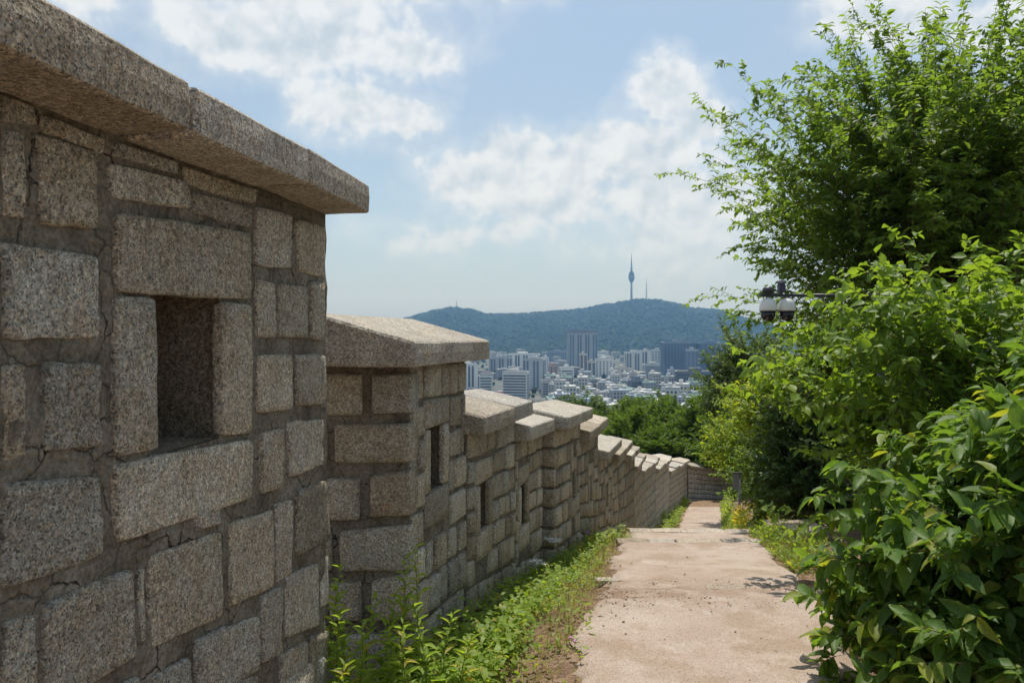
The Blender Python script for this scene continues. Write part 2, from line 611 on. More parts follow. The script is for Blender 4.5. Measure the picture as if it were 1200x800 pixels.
def ground_z(x, y, path=False):
    x, y = np.asarray(x, float), np.asarray(y, float)
    z = prof(y)
    xl, xr, xw = x_left(y), x_right(y), x_wall(y)
    near = np.clip((60 - y) / 15, 0, 1)
    t = np.clip((xl - x) / np.maximum(xl - xw, .2), 0, 1.0)
    sag = np.interp(y, [0, 3.0, 4.4, 9, 14, 24, 40], [.05, .12, .26, .34, .1, .0, .0])
    z = z - near * sag * t
    drop = np.clip((xw - 1.0 - x), 0, None)
    z = z - near * np.clip(drop * 1.1, 0, 4.0)
    rise = np.clip(x - xr, 0, 8)
    z = z + near * (.05 * rise)
    off = np.clip(np.maximum(xl - x, x - xr), 0, .5) / .5
    z = z + near * (.05 * off * gn1(x * 1.7, y * 1.7) + .03 * off * gn2(x * 6, y * 6))
    far = np.clip((y - 45) / 60, 0, 1) * np.clip((450 - y) / 100, 0, 1)
    z = z + far * 5.0 * gn1(x * .03, y * .03)
    return z


def axis(lo, hi, n_in, far, n_out):
    a = np.linspace(lo, hi, n_in)
    e = np.geomspace(1.0, far / max(abs(hi), 1) if hi > 0 else 2, n_out)
    step = (hi - lo) / n_in
    right = hi + np.geomspace(step, far - hi, n_out)
    left = lo - np.geomspace(step, far + lo, n_out)[::-1]
    return np.concatenate([left, a, right])


gx = axis(-4.0, 16.0, 150, 9000.0, 44)
gy = axis(-3.0, 46.0, 300, 9000.0, 50)
GX, GY = np.meshgrid(gx, gy)
GZ = ground_z(GX, GY) - 0.03
gv = np.stack([GX.ravel(), GY.ravel(), GZ.ravel()], 1)
nx_, ny_ = len(gx), len(gy)
ii = (np.arange(ny_ - 1)[:, None] * nx_ + np.arange(nx_ - 1)[None, :]).ravel()
gf = np.stack([ii, ii + 1, ii + nx_ + 1, ii + nx_], 1)
ground = link('ground', make_mesh('ground', gv, gf, M_GROUND, True))
tag(ground, 'brown soil hillside falling away to the city plain', 'ground', kind='structure')

# path: a worn sheet with a ragged edge
ys = np.concatenate([np.arange(-4, 11.0, .07), np.arange(11.0, 37.2, .2)])
us = np.linspace(0, 1, 33)
pv = []
for y in ys:
    l = float(x_left(y)) + .16 * fbm(y * 1.1, 2.0) + .09 * fbm(y * 4.0, 7.0)
    r = float(x_right(y)) + .16 * fbm(y * 1.0, 31.0) + .09 * fbm(y * 4.0, 37.0)
    for u in us:
        x = l + (r - l) * u
        edge = min(u, 1 - u) * (r - l)
        z = float(prof(y)) + .018 * fbm(x * 1.5, y * 1.5, 3.0) - .045 * max(0.0, 1 - edge / .10) ** 2
        pv.append((x, y, z + .006))
pv = np.array(pv)
n_u = len(us)
ii = (np.arange(len(ys) - 1)[:, None] * n_u + np.arange(n_u - 1)[None, :]).ravel()
path = link('path', make_mesh('path', pv, np.stack([ii, ii + 1, ii + n_u + 1, ii + n_u], 1), M_PATH, True))
tag(path, 'worn pinkish paved path stepping down beside the stone wall', 'path', kind='structure')


# ------------------------------------------------------------------ masonry
class Plane:
    """a vertical plane: 2-D origin, unit direction along it, unit outward normal"""
    def __init__(self, p0, d, n):
        self.p = np.array(p0, float)
        self.d = np.array(d, float) / np.hypot(*d)
        self.n = np.array(n, float) / np.hypot(*n)

    def px(self, x, y):
        k = (x - 600) / 820.0
        t = (k * self.p[1] - self.p[0]) / (self.d[0] - k * self.d[1])
        Y = self.p[1] + t * self.d[1]
        return (t, (HOR - y) / 820.0 * Y)

    def at(self, t, o, z):
        q = self.p + self.d * t + self.n * o
        return (q[0], q[1], z)


def stone(pl, quad, parent, proud=.025, depth=.10, rnd=.03, res=3, seed=0, mat=None, name='stone', rough=.006):
    """one dressed block from its outline on the plane: quad = bottom-left, bottom-right, top-right, top-left in (t, z)"""
    q = np.array(quad, float)
    if pl.flip:
        q = q[[1, 0, 3, 2]]
    w = .5 * (np.linalg.norm(q[1] - q[0]) + np.linalg.norm(q[2] - q[3]))
    h = .5 * (np.linalg.norm(q[3] - q[0]) + np.linalg.norm(q[2] - q[1]))

    def samples(L):
        r = min(rnd, L * .3)
        n = max(res, 1)
        if res >= 4:
            e = [0, r * .12, r * .4, r]
        else:
            e = [0, r * .3, r]
        inner = list(np.linspace(r, L - r, n + 1))[1:-1]
        return np.array(e + inner + [L - v for v in reversed(e)]) / L, r / L
    su, ru = samples(w)
    sv, rv = samples(h)
    nu, nv = len(su), len(sv)
    c = q.mean(0)
    origin = Vector(pl.at(c[0], 0, c[1]))
    verts, faces = [], []
    tilt_u, tilt_v = (mnoise.noise(Vector((seed * 1.7, 1, 0))) * .5, mnoise.noise(Vector((seed * 1.7, 5, 0))) * .5)
    for j, v in enumerate(sv):
        for i, u in enumerate(su):
            a, b = 2 * u - 1, 2 * v - 1
            a2 = a * (1 - .035 * abs(b) ** 9)
            b2 = b * (1 - .035 * abs(a) ** 9)
            uu, vv = (a2 + 1) / 2, (b2 + 1) / 2
            p = (q[0] * (1 - uu) + q[1] * uu) * (1 - vv) + (q[3] * (1 - uu) + q[2] * uu) * vv
            nz = Vector((p[0] * 9 + seed * 3.1, p[1] * 9, seed * 1.3))
            edge = 1.0 if (i in (0, nu - 1) or j in (0, nv - 1)) else .5
            p = p + np.array([mnoise.noise(nz) + .6 * mnoise.noise(nz * 3.1), mnoise.noise(nz + Vector((31, 7, 3))) + .6 * mnoise.noise(nz * 3.1 + Vector((3, 17, 3)))]) * rough * 1.3 * edge
            du = min(u, 1 - u) * w / (ru * w)
            dv = min(v, 1 - v) * h / (rv * h)
            k = 1.0
            for dd in (du, dv):
                if dd < 1:
                    k *= math.sqrt(max(0, 1 - (1 - dd) ** 2))
            o = -.012 + (proud + .012) * k + (mnoise.noise(nz * .6 + Vector((0, 0, 9))) * rough * 1.1
                                               + mnoise.noise(nz * 2.5) * rough * .6) * min(1, du, dv)
            o += proud * .35 * (tilt_u * a + tilt_v * b) * k
            verts.append(Vector(pl.at(p[0], o, p[1])) - origin)
    for j in range(nv - 1):
        for i in range(nu - 1):
            b = j * nu + i
            faces.append((b, b + 1, b + nu + 1, b + nu))
    ring = [i for i in range(nu)] + [j * nu + nu - 1 for j in range(1, nv)] + [(nv - 1) * nu + i for i in range(nu - 2, -1, -1)] \
        + [j * nu for j in range(nv - 2, 0, -1)]
    n0 = len(verts)
    back = Vector((pl.n[0], pl.n[1], 0)) * depth
    for k in ring:
        verts.append(verts[k] - back)
    m = len(ring)
    for k in range(m):
        k2 = (k + 1) % m
        faces.append((ring[k2], ring[k], n0 + k, n0 + k2))
    faces.append(tuple(n0 + k for k in reversed(range(m))))
    me = make_mesh(name, verts, faces, mat or M_STONE, True)
    o = link(name, me, parent)
    o.location = origin - Vector(parent.location)
    return o


class Section:
    """one stepped parapet: face from P0 to P1, level cap, sloping foot"""
    def __init__(self, p0, p1, top0, top1, foot0, foot1, label, thick=.75):
        self.p0, self.p1 = np.array(p0, float), np.array(p1, float)
        d = self.p1 - self.p0
        self.L = np.hypot(*d)
        d = d / self.L
        self.face = Plane(self.p0, d, (d[1], -d[0]))
        self.face.flip = False
        self.end = Plane(self.p0, (-d[1], d[0]), -d)        # near end, runs away from the path
        self.end.flip = True
        self.top0, self.top1, self.foot0, self.foot1 = top0, top1, foot0, foot1
        self.thick = thick
        self.root = empty('parapet_wall', (self.p0[0], self.p0[1], foot0))
        tag(self.root, label, 'wall', 'granite parapet sections of the fortress wall')

    def top(self, s):
        return self.top0 + (self.top1 - self.top0) * s / self.L

    def foot(self, s):
        return self.foot0 + (self.foot1 - self.foot0) * s / self.L

    def row_z(self, s, t):
        f, tp = self.foot(s), self.top(s)
        return f + (tp - f) * t

    def core(self, holes, step=.09, dispersal=.012, below=.5):
        """mortar body with through holes; holes = list of (s0, s1, z0, z1)"""
        cs = list(np.linspace(0, self.L, max(2, int(self.L / step))))
        z_lo, z_hi = min(self.foot0, self.foot1) - below, max(self.top0, self.top1)
        cz = list(np.linspace(z_lo, z_hi, max(3, int((z_hi - z_lo) / step))))
        for h in holes:
            cs = [c for c in cs if min(abs(c - h[0]), abs(c - h[1])) > step * .35] + [h[0], h[1]]
            cz = [c for c in cz if min(abs(c - h[2]), abs(c - h[3])) > step * .35] + [h[2], h[3]]
        cs, cz = sorted(set(cs)), sorted(set(cz))
        ns, nz = len(cs), len(cz)
        fill = np.ones((ns - 1, nz - 1), bool)
        for h in holes:
            for i in range(ns - 1):
                for j in range(nz - 1):
                    a, b = .5 * (cs[i] + cs[i + 1]), .5 * (cz[j] + cz[j + 1])
                    if h[0] < a < h[1] and h[2] < b < h[3]:
                        fill[i, j] = False
        verts, faces = [], []
        org = Vector(self.root.location)
        for side in (0, 1):
            for i, s in enumerate(cs):
                for j, z in enumerate(cz):
                    zz = z if j < nz - 1 else self.top(s)
                    zz = min(zz, self.top(s))
                    o = (mnoise.noise(Vector((s * 8, z * 8, self.p0[1]))) + .5 * mnoise.noise(Vector((s * 25, z * 25, 3)))) * dispersal + .0 if side == 0 else -self.thick
                    if side == 1:
                        o += .02 * mnoise.noise(Vector((s * 6, z * 6, 8)))
                    verts.append(Vector(self.face.at(s, o, zz)) - org)
        N = ns * nz

        def vid(side, i, j):
            return side * N + i * nz + j
        for i in range(ns - 1):
            for j in range(nz - 1):
                if not fill[i, j]:
                    continue
                faces.append((vid(0, i, j), vid(0, i + 1, j), vid(0, i + 1, j + 1), vid(0, i, j + 1)))
                faces.append((vid(1, i, j), vid(1, i, j + 1), vid(1, i + 1, j + 1), vid(1, i + 1, j)))
                for di, dj, a, b in ((-1, 0, (i, j), (i, j + 1)), (1, 0, (i + 1, j + 1), (i + 1, j)),
                                     (0, -1, (i + 1, j), (i, j)), (0, 1, (i, j + 1), (i + 1, j + 1))):
                    I, J = i + di, j + dj
                    if I < 0 or J < 0 or I >= ns - 1 or J >= nz - 1 or not fill[I, J]:
                        faces.append((vid(0, *a), vid(0, *b), vid(1, *b), vid(1, *a)))
        me = make_mesh('mortar_core', verts, faces, M_MORTAR, False)
        link('mortar_core', me, self.root)
        for h in holes:                        # inner faces of each loophole, their shade darkened into the stone colour
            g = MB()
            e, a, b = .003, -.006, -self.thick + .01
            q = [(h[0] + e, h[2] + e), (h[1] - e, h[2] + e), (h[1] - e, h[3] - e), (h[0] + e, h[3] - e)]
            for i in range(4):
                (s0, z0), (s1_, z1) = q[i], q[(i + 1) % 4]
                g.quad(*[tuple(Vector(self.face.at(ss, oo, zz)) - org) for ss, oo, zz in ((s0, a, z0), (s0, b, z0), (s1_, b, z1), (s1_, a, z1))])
            g.build('loophole_lining', M_REVEAL_SHADE, self.root)

    def caps(self, cuts, over=.20, th=.14, rise=.17, seed=0, jitter=.012, gap=.005):
        """gabled capstones butted end to end"""
        rng = random.Random(seed)
        for k in range(len(cuts) - 1):
            s0, s1 = cuts[k] + gap, cuts[k + 1] - gap
            dz = rng.uniform(-jitter, jitter)
            do = rng.uniform(-jitter, jitter)
            tl = rng.uniform(-.012, .012)
            prof_ = [(over, 0.0), (over + .004, th * .5), (over, th - .012), (over - .012, th), (over * .5 - self.thick * .25, th + rise * .52),
                     (-self.thick / 2 + .03, th + rise), (-self.thick / 2 - .03, th + rise), (-self.thick - over + .012, th), (-self.thick - over, th - .012),
                     (-self.thick - over, 0.0), (-self.thick, -.008), (-self.thick / 2, -.006), (-.02, -.010), (over * .5, -.006), (over - .012, -.006)]
            nr = max(3, int((s1 - s0) / .16) + 2)
            ss = [s0, s0 + .012] + list(np.linspace(s0, s1, nr))[1:-1] + [s1 - .012, s1]
            verts, faces = [], []
            cs = .5 * (s0 + s1)
            org = Vector(self.face.at(cs, over, self.top(cs)))
            m = len(prof_)
            for i, s in enumerate(ss):
                shr = .016 if i in (0, len(ss) - 1) else 0.0
                for (o, z) in prof_:
                    oo = o - shr * (1 if o > -self.thick / 2 else -1)
                    zz = z - shr * .8 * (1 if z > th * .4 else -1)
                    nz = Vector((s * 5 + seed * 7, o * 5, z * 9 + k))
                    v = Vector(self.face.at(s + .007 * mnoise.noise(nz * 1.3) * (1 if 0 < i < len(ss) - 1 else .6), oo + do + .006 * mnoise.noise(nz),
                                            self.top(s) + zz + dz + tl * (s - cs) + .006 * mnoise.noise(nz + Vector((9, 1, 4)))))
                    verts.append(v - org)
            for i in range(len(ss) - 1):
                for a in range(m):
                    b = (a + 1) % m
                    faces.append((i * m + a, (i + 1) * m + a, (i + 1) * m + b, i * m + b))
            faces.append(tuple(range(m)))
            faces.append(tuple((len(ss) - 1) * m + a for a in reversed(range(m))))
            me = make_mesh('capstone', verts, faces, M_CAP, False)
            o = link('capstone', me, self.root)
            o.location = org - Vector(self.root.location)

    def masonry(self, loops, seed, res=2, joined=False, jamb_d=.012, rows=None, t0=0.0):
        """coursed blocks; loops = list of (s_centre, z_bottom, width, height) loophole openings. Returns holes for the core"""
        rng = random.Random(seed)
        H = .5 * ((self.top0 - self.foot0) + (self.top1 - self.foot1))
        n = rows or max(5, round(H / .255))
        ed = [0.0]
        for i in range(n):
            ed.append(ed[-1] + rng.uniform(.85, 1.15))
        ed = [e / ed[-1] for e in ed]
        made = []
        blocks, holes = [], []
        for (sc, zb, w, h) in loops:
            jw = .10
            zt = zb + h
            lin, sil = .19, .24
            blocks.append((sc - w / 2 - jw - .012, sc + w / 2 + jw + .012, zb - sil, zt + lin))
            holes.append((sc - w / 2 - .012, sc + w / 2 + .010, zb - .012, zt + .012))
            sl = (self.foot1 - self.foot0) / self.L * .55
            g = .008

            def Q(a, b, c, d, k0=0.0, k1=0.0):
                return [(a, c + k0 * sl * (a - sc)), (b, c + k0 * sl * (b - sc)), (b, d + k1 * sl * (b - sc)), (a, d + k1 * sl * (a - sc))]
            made.append((Q(sc - w / 2 - jw, sc - w / 2, zb + .0, zt - g), jamb_d, .028))
            made.append((Q(sc + w / 2, sc + w / 2 + jw, zb + .0, zt - g), jamb_d, .028))
            made.append((Q(sc - w / 2 - jw - .02, sc + w / 2 + jw + .01, zt, zt + lin, 0, .6), jamb_d, .03))
            made.append((Q(sc - w / 2 - jw, sc + w / 2 + jw, zb - sil, zb - g, 1.0, 0), jamb_d, .03))
        for r in range(n):
            if r < n * t0:
                continue
            s = rng.uniform(-.1, 0)
            while s < self.L - .03:
                w = rng.choice((.17, .22, .26, .3, .34, .4)) * rng.uniform(.9, 1.1)
                a, b = max(s, .012), min(s + w, self.L - .012)
                if self.L - b < .1:
                    b = self.L - .012
                s = b
                g = rng.uniform(.014, .045)
                if b - a < .06:
                    continue
                segs = [(a + g * .5, b - g * .5)]
                for (b0, b1, z0, z1) in blocks:
                    out = []
                    for (x0, x1) in segs:
                        zc0, zc1 = self.row_z((x0 + x1) / 2, ed[r]), self.row_z((x0 + x1) / 2, ed[r + 1])
                        if zc1 < z0 + .03 or zc0 > z1 - .03 or x1 < b0 or x0 > b1:
                            out.append((x0, x1))
                            continue
                        if x0 < b0 - .05:
                            out.append((x0, b0))
                        if x1 > b1 + .05:
                            out.append((b1, x1))
                    segs = out
                for (x0, x1) in segs:
                    gz = rng.uniform(.014, .045)
                    j = [rng.uniform(-.012, .012) for _ in range(4)]
                    zz = [self.row_z(x0, ed[r]) + gz * .5 + j[0], self.row_z(x1, ed[r]) + gz * .5 + j[1],
                          self.row_z(x1, ed[r + 1]) - gz * .5 + j[2], self.row_z(x0, ed[r + 1]) - gz * .5 + j[3]]
                    for (b0, b1, z0, z1) in blocks:      # trim against the loophole frame
                        if x0 < b1 and x1 > b0:
                            if zz[2] > z0 > zz[1]:
                                zz[2] = min(zz[2], z0 - .008)
                                zz[3] = min(zz[3], z0 - .008)
                            if zz[0] < z1 < zz[3]:
                                zz[0] = max(zz[0], z1 + .008)
                                zz[1] = max(zz[1], z1 + .008)
                    if zz[3] - zz[0] < .05 or zz[2] - zz[1] < .05:
                        continue
                    made.append(([(x0, zz[0]), (x1, zz[1]), (x1, zz[2]), (x0, zz[3])], .06, rng.uniform(.012, .034)))
        objs = []
        for k, (q, dep, proud) in enumerate(made):
            objs.append(stone(self.face, q, self.root, proud=proud if dep > .05 else .018, depth=dep, res=res, seed=seed * 100 + k, rnd=.011 if dep > .05 else .006, rough=.006 if dep > .05 else .0035))
        if joined:
            join_children(objs, 'stone_facing')
        return holes

    def end_masonry(self, seed, width=.7, res=2, n=8):
        rng = random.Random(seed)
        f, t = self.foot0, self.top0
        ed = np.linspace(0, 1, n + 1)
        for r in range(n):
            z0, z1 = f + (t - f) * ed[r] + .012, f + (t - f) * ed[r + 1] - .012
            cut = rng.uniform(.25, .45) * width
            for a, b in ((-.02, cut - .012), (cut + .012, width)):
                stone(self.end, [(a, z0), (b, z0), (b, z1), (a, z1)], self.root, proud=rng.uniform(.015, .03), depth=.06, res=res, seed=seed * 31 + r * 2 + (a > 0), rnd=.025)


def join_children(objs, name):
    """fold many small alike pieces into one stuff part"""
    verts, faces = [], []
    par = objs[0].parent
    mat = objs[0].data.materials[0]
    for o in objs:
        b = len(verts)
        verts += [v.co + o.location for v in o.data.vertices]
        faces += [tuple(b + i for i in p.vertices) for p in o.data.polygons]
        me = o.data
        bpy.data.objects.remove(o)
        bpy.data.meshes.remove(me)
    o = link(name, make_mesh(name, verts, faces, mat, True), par)
    tag(o, kind='stuff')
    return o


# nearest section, block by block
S1dir = np.array([.1244, 1.0])


def wall1(y):
    return (-1.373 + .1244 * y, y)


p0, p1 = wall1(-2.2), wall1(3.52)
s1 = Section(p0, p1, .486, .576, -1.75, -2.25, 'tall nearest parapet with a square loophole, filling the left edge', thick=.8)
traced = [
    [(0, 109), (40, 124), (40, 147), (0, 144)], [(0, 150), (28, 154), (28, 258), (0, 253)], [(47, 133), (122, 164), (121, 183), (47, 154)],
    [(41, 156), (110, 178), (111, 270), (45, 262)], [(129, 166), (207, 189), (208, 205), (129, 184)], [(125, 190), (216, 211), (220, 246), (127, 232)],
    [(222, 223), (293, 243), (293, 268), (222, 249)], [(210, 193), (300, 222), (297, 239), (214, 216)],
    [(298, 241), (340, 252), (340, 316), (298, 311)], [(345, 256), (379, 265), (380, 327), (346, 318)],
    [(298, 327), (321, 331), (321, 395), (298, 397)], [(324, 331), (358, 335), (358, 397), (324, 396)], [(362, 330), (378, 330), (378, 400), (363, 398)],
    [(300, 416), (341, 414), (341, 480), (300, 484)], [(345, 414), (379, 415), (379, 474), (346, 476)], [(303, 507), (330, 501), (330, 573), (303, 578)],
    [(334, 494), (377, 490), (377, 545), (336, 561)], [(346, 574), (381, 561), (384, 632), (345, 653)],
    [(0, 283), (113, 300), (113, 397), (0, 398)], [(51, 424), (114, 424), (114, 523), (49, 531)], [(0, 428), (29, 427), (29, 535), (0, 543)],
    [(0, 566), (116, 556), (118, 651), (0, 692)], [(0, 728), (40, 720), (42, 830), (0, 850)], [(47, 707), (150, 664), (158, 768), (50, 835)],
    [(172, 650), (258, 620), (258, 722), (175, 759)], [(266, 612), (318, 596), (319, 687), (268, 711)], [(321, 590), (340, 583), (341, 674), (322, 684)],
    [(227, 748), (301, 719), (301, 785), (230, 830)], [(304, 697), (329, 685), (329, 765), (304, 778)], [(332, 675), (372, 658), (371, 733), (333, 748)],
    [(375, 653), (384, 650), (384, 705), (375, 712)], [(326, 766), (358, 750), (358, 815), (326, 835)], [(175, 791), (220, 768), (222, 830), (176, 860)],
    [(362, 745), (383, 738), (383, 805), (362, 815)],
    [(225, 597), (255, 586), (257, 614), (226, 623)],
    [(160, 668), (168, 665), (170, 750), (162, 755)], [(258, 800), (300, 790), (300, 850), (258, 870)], [(60, 850), (160, 788), (165, 860), (62, 940)]]
for k, q in enumerate(traced):
    tl, tr, br, bl = [s1.face.px(*p) for p in q]
    big = abs(tr[0] - tl[0]) > .12
    stone(s1.face, [bl, br, tr, tl], s1.root, proud=.013 if big else .008, depth=.10, rnd=.007 if big else .005, res=9 if big else 4, seed=k + 1, rough=.0085)
# loophole frame: two jambs, lintel, sill
for k, q in enumerate(([(129, 346), (179, 348), (182, 527), (131, 536)], [(255, 353), (293, 356), (293, 507), (257, 511)],
                       [(130, 247), (291, 272), (291, 352), (130, 343)], [(131, 543), (293, 513), (293, 584), (132, 638)])):
    tl, tr, br, bl = [s1.face.px(*p) for p in q]
    stone(s1.face, [bl, br, tr, tl], s1.root, proud=.015, depth=.012, rnd=.006, res=9, seed=70 + k, rough=.0045)
hl = s1.face.px(176, 370)[0]
hr = s1.face.px(258.5, 370)[0]
zt1 = s1.face.px(220, 343)[1]
zb1 = s1.face.px(220, 524)[1]
# unseen stretch beside and behind the camera, plainer courses
rng = random.Random(9)
t_in = s1.face.px(2, 400)[0]
for r in range(8):
    s = .02
    z0 = -1.7 + r * .275
    while s < t_in - .3:
        w = rng.uniform(.3, .6)
        e = min(s + w, t_in - .03)
        stone(s1.face, [(s, z0 + .02), (e - .03, z0 + .02), (e - .03, z0 + .25), (s, z0 + .25)], s1.root, proud=.028, depth=.06, res=2, seed=300 + r * 20 + int(s * 9))
        s = e
for r in range(3):
    s = t_in + .02
    while s < s1.L - .1:
        e = min(s + rng.uniform(.3, .5), s1.L - .01)
        f = -1.28 - .30 * r - .17 * (s - t_in)
        g = -1.28 - .30 * r - .17 * (e - t_in)
        if f - .26 < -1.0 - .3 * (s - t_in) - .12:
            stone(s1.face, [(s, f - .26), (e - .03, g - .26), (e - .03, g), (s, f)], s1.root, proud=.026, depth=.06, res=2, seed=600 + r * 20 + int(s * 9))
        s = e
s1.core([(hl, hr, zb1, zt1)], step=.06)
cut = [s1.face.px(x, 250)[0] for x in ()]
capline = Plane((s1.p0[0] + s1.face.n[0] * .235, s1.p0[1] + s1.face.n[1] * .235), s1.face.d, s1.face.n)
cuts = [-.1, .75, 1.6, 2.45, 3.2] + [capline.px(x, 200)[0] for x in (232, 366, 437)]
s1.caps(cuts, over=.235, th=.138, rise=.04, seed=1, jitter=.014, gap=.013)


# sections further down the wall, each stepping lower
def on_wall(y, off=0.0):
    x = float(x_wall(y))
    dy = 1.0
    dx = float(x_wall(y + .3) - x_wall(y)) / .3
    n = math.hypot(dx, dy)
    return (x + off / n, y - off * dx / n)


def foot_at(y):
    return float(ground_z(x_wall(y) + .05, y)) + .02


spec = [  # y0, y1, offset, top0, top1, loopholes (y, z_bottom, w, h), label, cap cuts (fractions)
    (4.376, 5.45, 0.0, -.225, -.245, [(4.84, -1.10, .25, .43)], 'gable-ended parapet with one slit, right after the tallest nearest one', [0, 1]),
    (5.47, 6.94, 0.0, -.80, -.85, [(5.93, -1.69, .25, .40)], 'parapet with one slit and a broad bright cap, third from the left edge', [0, .55, 1]),
    (6.96, 8.15, 0.0, -1.12, -1.18, [(7.30, -2.05, .25, .44)], 'short parapet with a low narrow cap block, fourth from the left edge', [0, 1]),
    (8.2, 9.98, .14, -1.16, -1.28, [(9.5, -2.3, .26, .38)], 'parapet starting with a rounded pier end, fifth along the wall', [0, 1]),
    (10.0, 12.05, .12, -1.60, -1.68, [(11.2, -2.75, .26, .42)], 'sixth parapet along the wall, in front of the round dark tree', [0, .5, 1]),
    (12.15, 14.1, .12, -2.24, -2.36, [(13.2, -3.35, .28, .45)], 'seventh parapet along the wall, where its foot meets the path step', [0, 1]),
    (14.12, 17.0, .1, -2.68, -2.86, [(15.6, -4.1, .3, .45)], 'eighth parapet along the wall, with pale cap against green pines', [0, .5, 1]),
    (17.02, 20.0, .06, -3.22, -3.5, [], 'ninth parapet along the wall, with a row of tilted cap ends', [0, .33, .66, 1]),
    (20.02, 23.3, .04, -4.02, -4.3, [], 'tenth parapet along the wall, above the grassy verge', [0, .33, .66, 1]),
    (23.32, 28.0, .0, -4.85, -5.25, [], 'eleventh parapet along the wall, beside the lower path', [0, .25, .5, .75, 1]),
    (28.02, 34.0, .0, -5.75, -6.3, [], 'twelfth parapet along the wall, small and brown beside the lower path', [0, .2, .4, .6, .8, 1]),
    (34.02, 39.9, .0, -7.0, -7.6, [], 'thirteenth parapet along the wall, just before its dark turning', [0, .2, .4, .6, .8, 1]),
]
for k, (y0, y1, off, t0, t1, loops, label, fr) in enumerate(spec):
    a, b = on_wall(y0, off), on_wall(y1 - .001, off)
    sec = Section(a, b, t0, t1, foot_at(y0) - .12, foot_at(y1) - .12, label, thick=1.0 if k == 0 else .75)
    L = sec.L
    lps = [((yy - y0) / (y1 - y0) * L, zb, w, h) for (yy, zb, w, h) in loops]
    far = y0 > 17
    if k == 0:
        holes = sec.masonry(lps, 11, res=4, rows=9)
        ends = [[(378, 437), (425, 437), (425, 486), (378, 487)], [(436, 438), (478, 437), (478, 483), (436, 485)], [(392, 497), (466, 494), (466, 541), (393, 543)],
                [(383, 560), (422, 560), (422, 609), (384, 610)], [(434, 556), (473, 549), (473, 603), (434, 606)], [(398, 622), (466, 612), (466, 667), (400, 669)],
                [(386, 682), (424, 681), (424, 727), (388, 727)], [(436, 680), (476, 668), (476, 725), (436, 728)], [(400, 742), (468, 740), (468, 800), (400, 802)],
                [(330, 497), (384, 496), (384, 543), (330, 543)], [(330, 622), (390, 622), (390, 669), (330, 669)]]
        for j, q in enumerate(ends):
            tl, tr, br, bl = [sec.end.px(*p) for p in q]
            pts = [bl, br, tr, tl]
            if q[1][0] > 460:
                pts = [bl, (-.028, br[1]), (-.028, tr[1]), tl]
            stone(sec.end, [pts[1], pts[0], pts[3], pts[2]], sec.root, proud=.03, depth=.09, rnd=.02, res=6, seed=200 + j)
    else:
        holes = sec.masonry(lps, 11 + k, res=3 if y0 < 9 else 2, joined=far, rows=8 if not far else 7)
        if k in (3, 5, 7):
            sec.end_masonry(50 + k, .7, n=8)
    sec.core(holes, step=.12 if not far else .4)
    sec.caps([f * L * 1.0 + ((-.36 if k == 0 else -.10) if f == 0 else (.06 if f == 1 else 0)) for f in fr], over=.185, th=.14, rise=.17 if k == 0 else .10, seed=20 + k, jitter=.012 if not far else .05)

# the wall turns right, its shaded inner face towards us
turn = Section((10.05, 40.0), (14.2, 43.2), -7.95, -9.0, -10.0, -10.9, 'dark shaded parapet across the end of the path where the wall turns')
turn.masonry([], 77, res=1, joined=True, rows=7)
turn.core([], step=.5)
turn.caps([0, .8, 1.5, 2.2, 2.9, 3.6, 4.3, turn.L], over=.2, th=.14, rise=.16, seed=77, jitter=.04)

# ------------------------------------------------------------------ steps and loose slabs on the path
rng = random.Random(3)


def slab(name, cx, cy, w, d, h, rz, z, mat, seed, parent=None, sink=.0):
    n = 6
    verts, faces = [], []
    for lay in range(3):
        for i in range(4 * n):
            side, f = divmod(i, n)
            f = f / n
            x, y = [(-.5 + f, -.5), (.5, -.5 + f), (.5 - f, .5), (-.5, .5 - f)][side]
            k = 1 - .06 * (lay == 2)
            jx = .07 * mnoise.noise(Vector((x * 3 + seed, y * 3, seed * .7)))
            jy = .10 * mnoise.noise(Vector((x * 3, y * 3 + seed, 5 + seed * .7)))
            verts.append(((x * k + jx) * w, (y * k + jy) * d, [-h, -.012, 0.0][lay] + .004 * mnoise.noise(Vector((x * 5, y * 5, seed)))))
    m = 4 * n
    for lay in range(2):
        for i in range(m):
            j = (i + 1) % m
            faces.append((lay * m + i, lay * m + j, (lay + 1) * m + j, (lay + 1) * m + i))
    faces.append(tuple(2 * m + i for i in range(m)))
    me = make_mesh(name, verts, faces, mat, False)
    o = link(name, me, parent)
    o.location = (cx, cy, z)
    o.rotation_euler = (0, 0, rz)
    return o


for yrow, zoff in ((9.16, .022), (10.62, .026), (5.52, .0)):
    l, r = float(x_left(yrow)) - .05, float(x_right(yrow)) + (.1 if yrow > 9 else 0)
    if yrow < 6:
        continue
    x = l
    while x < r - .12:
        w = min(rng.uniform(.34, .6), r - x)
        slab('step_stone', x + w / 2, yrow + rng.uniform(-.02, .02) - .0 * x, w - .012, .22, .3, rng.uniform(-.03, .03) + .0, float(prof(yrow)) + zoff + rng.uniform(-.006, .006), M_SLAB, rng.random() * 50, path)
        x += w


def on_path(px, py, lift=0.0):
    """where the ray through a pixel meets the path profile"""
    best = None
    for y in np.arange(2.5, 40, .01):
        z = (HOR - py) / 820.0 * y
        if z < float(prof(y)):
            best = y
            break
    return ((px - 600) / 820.0 * best, best)


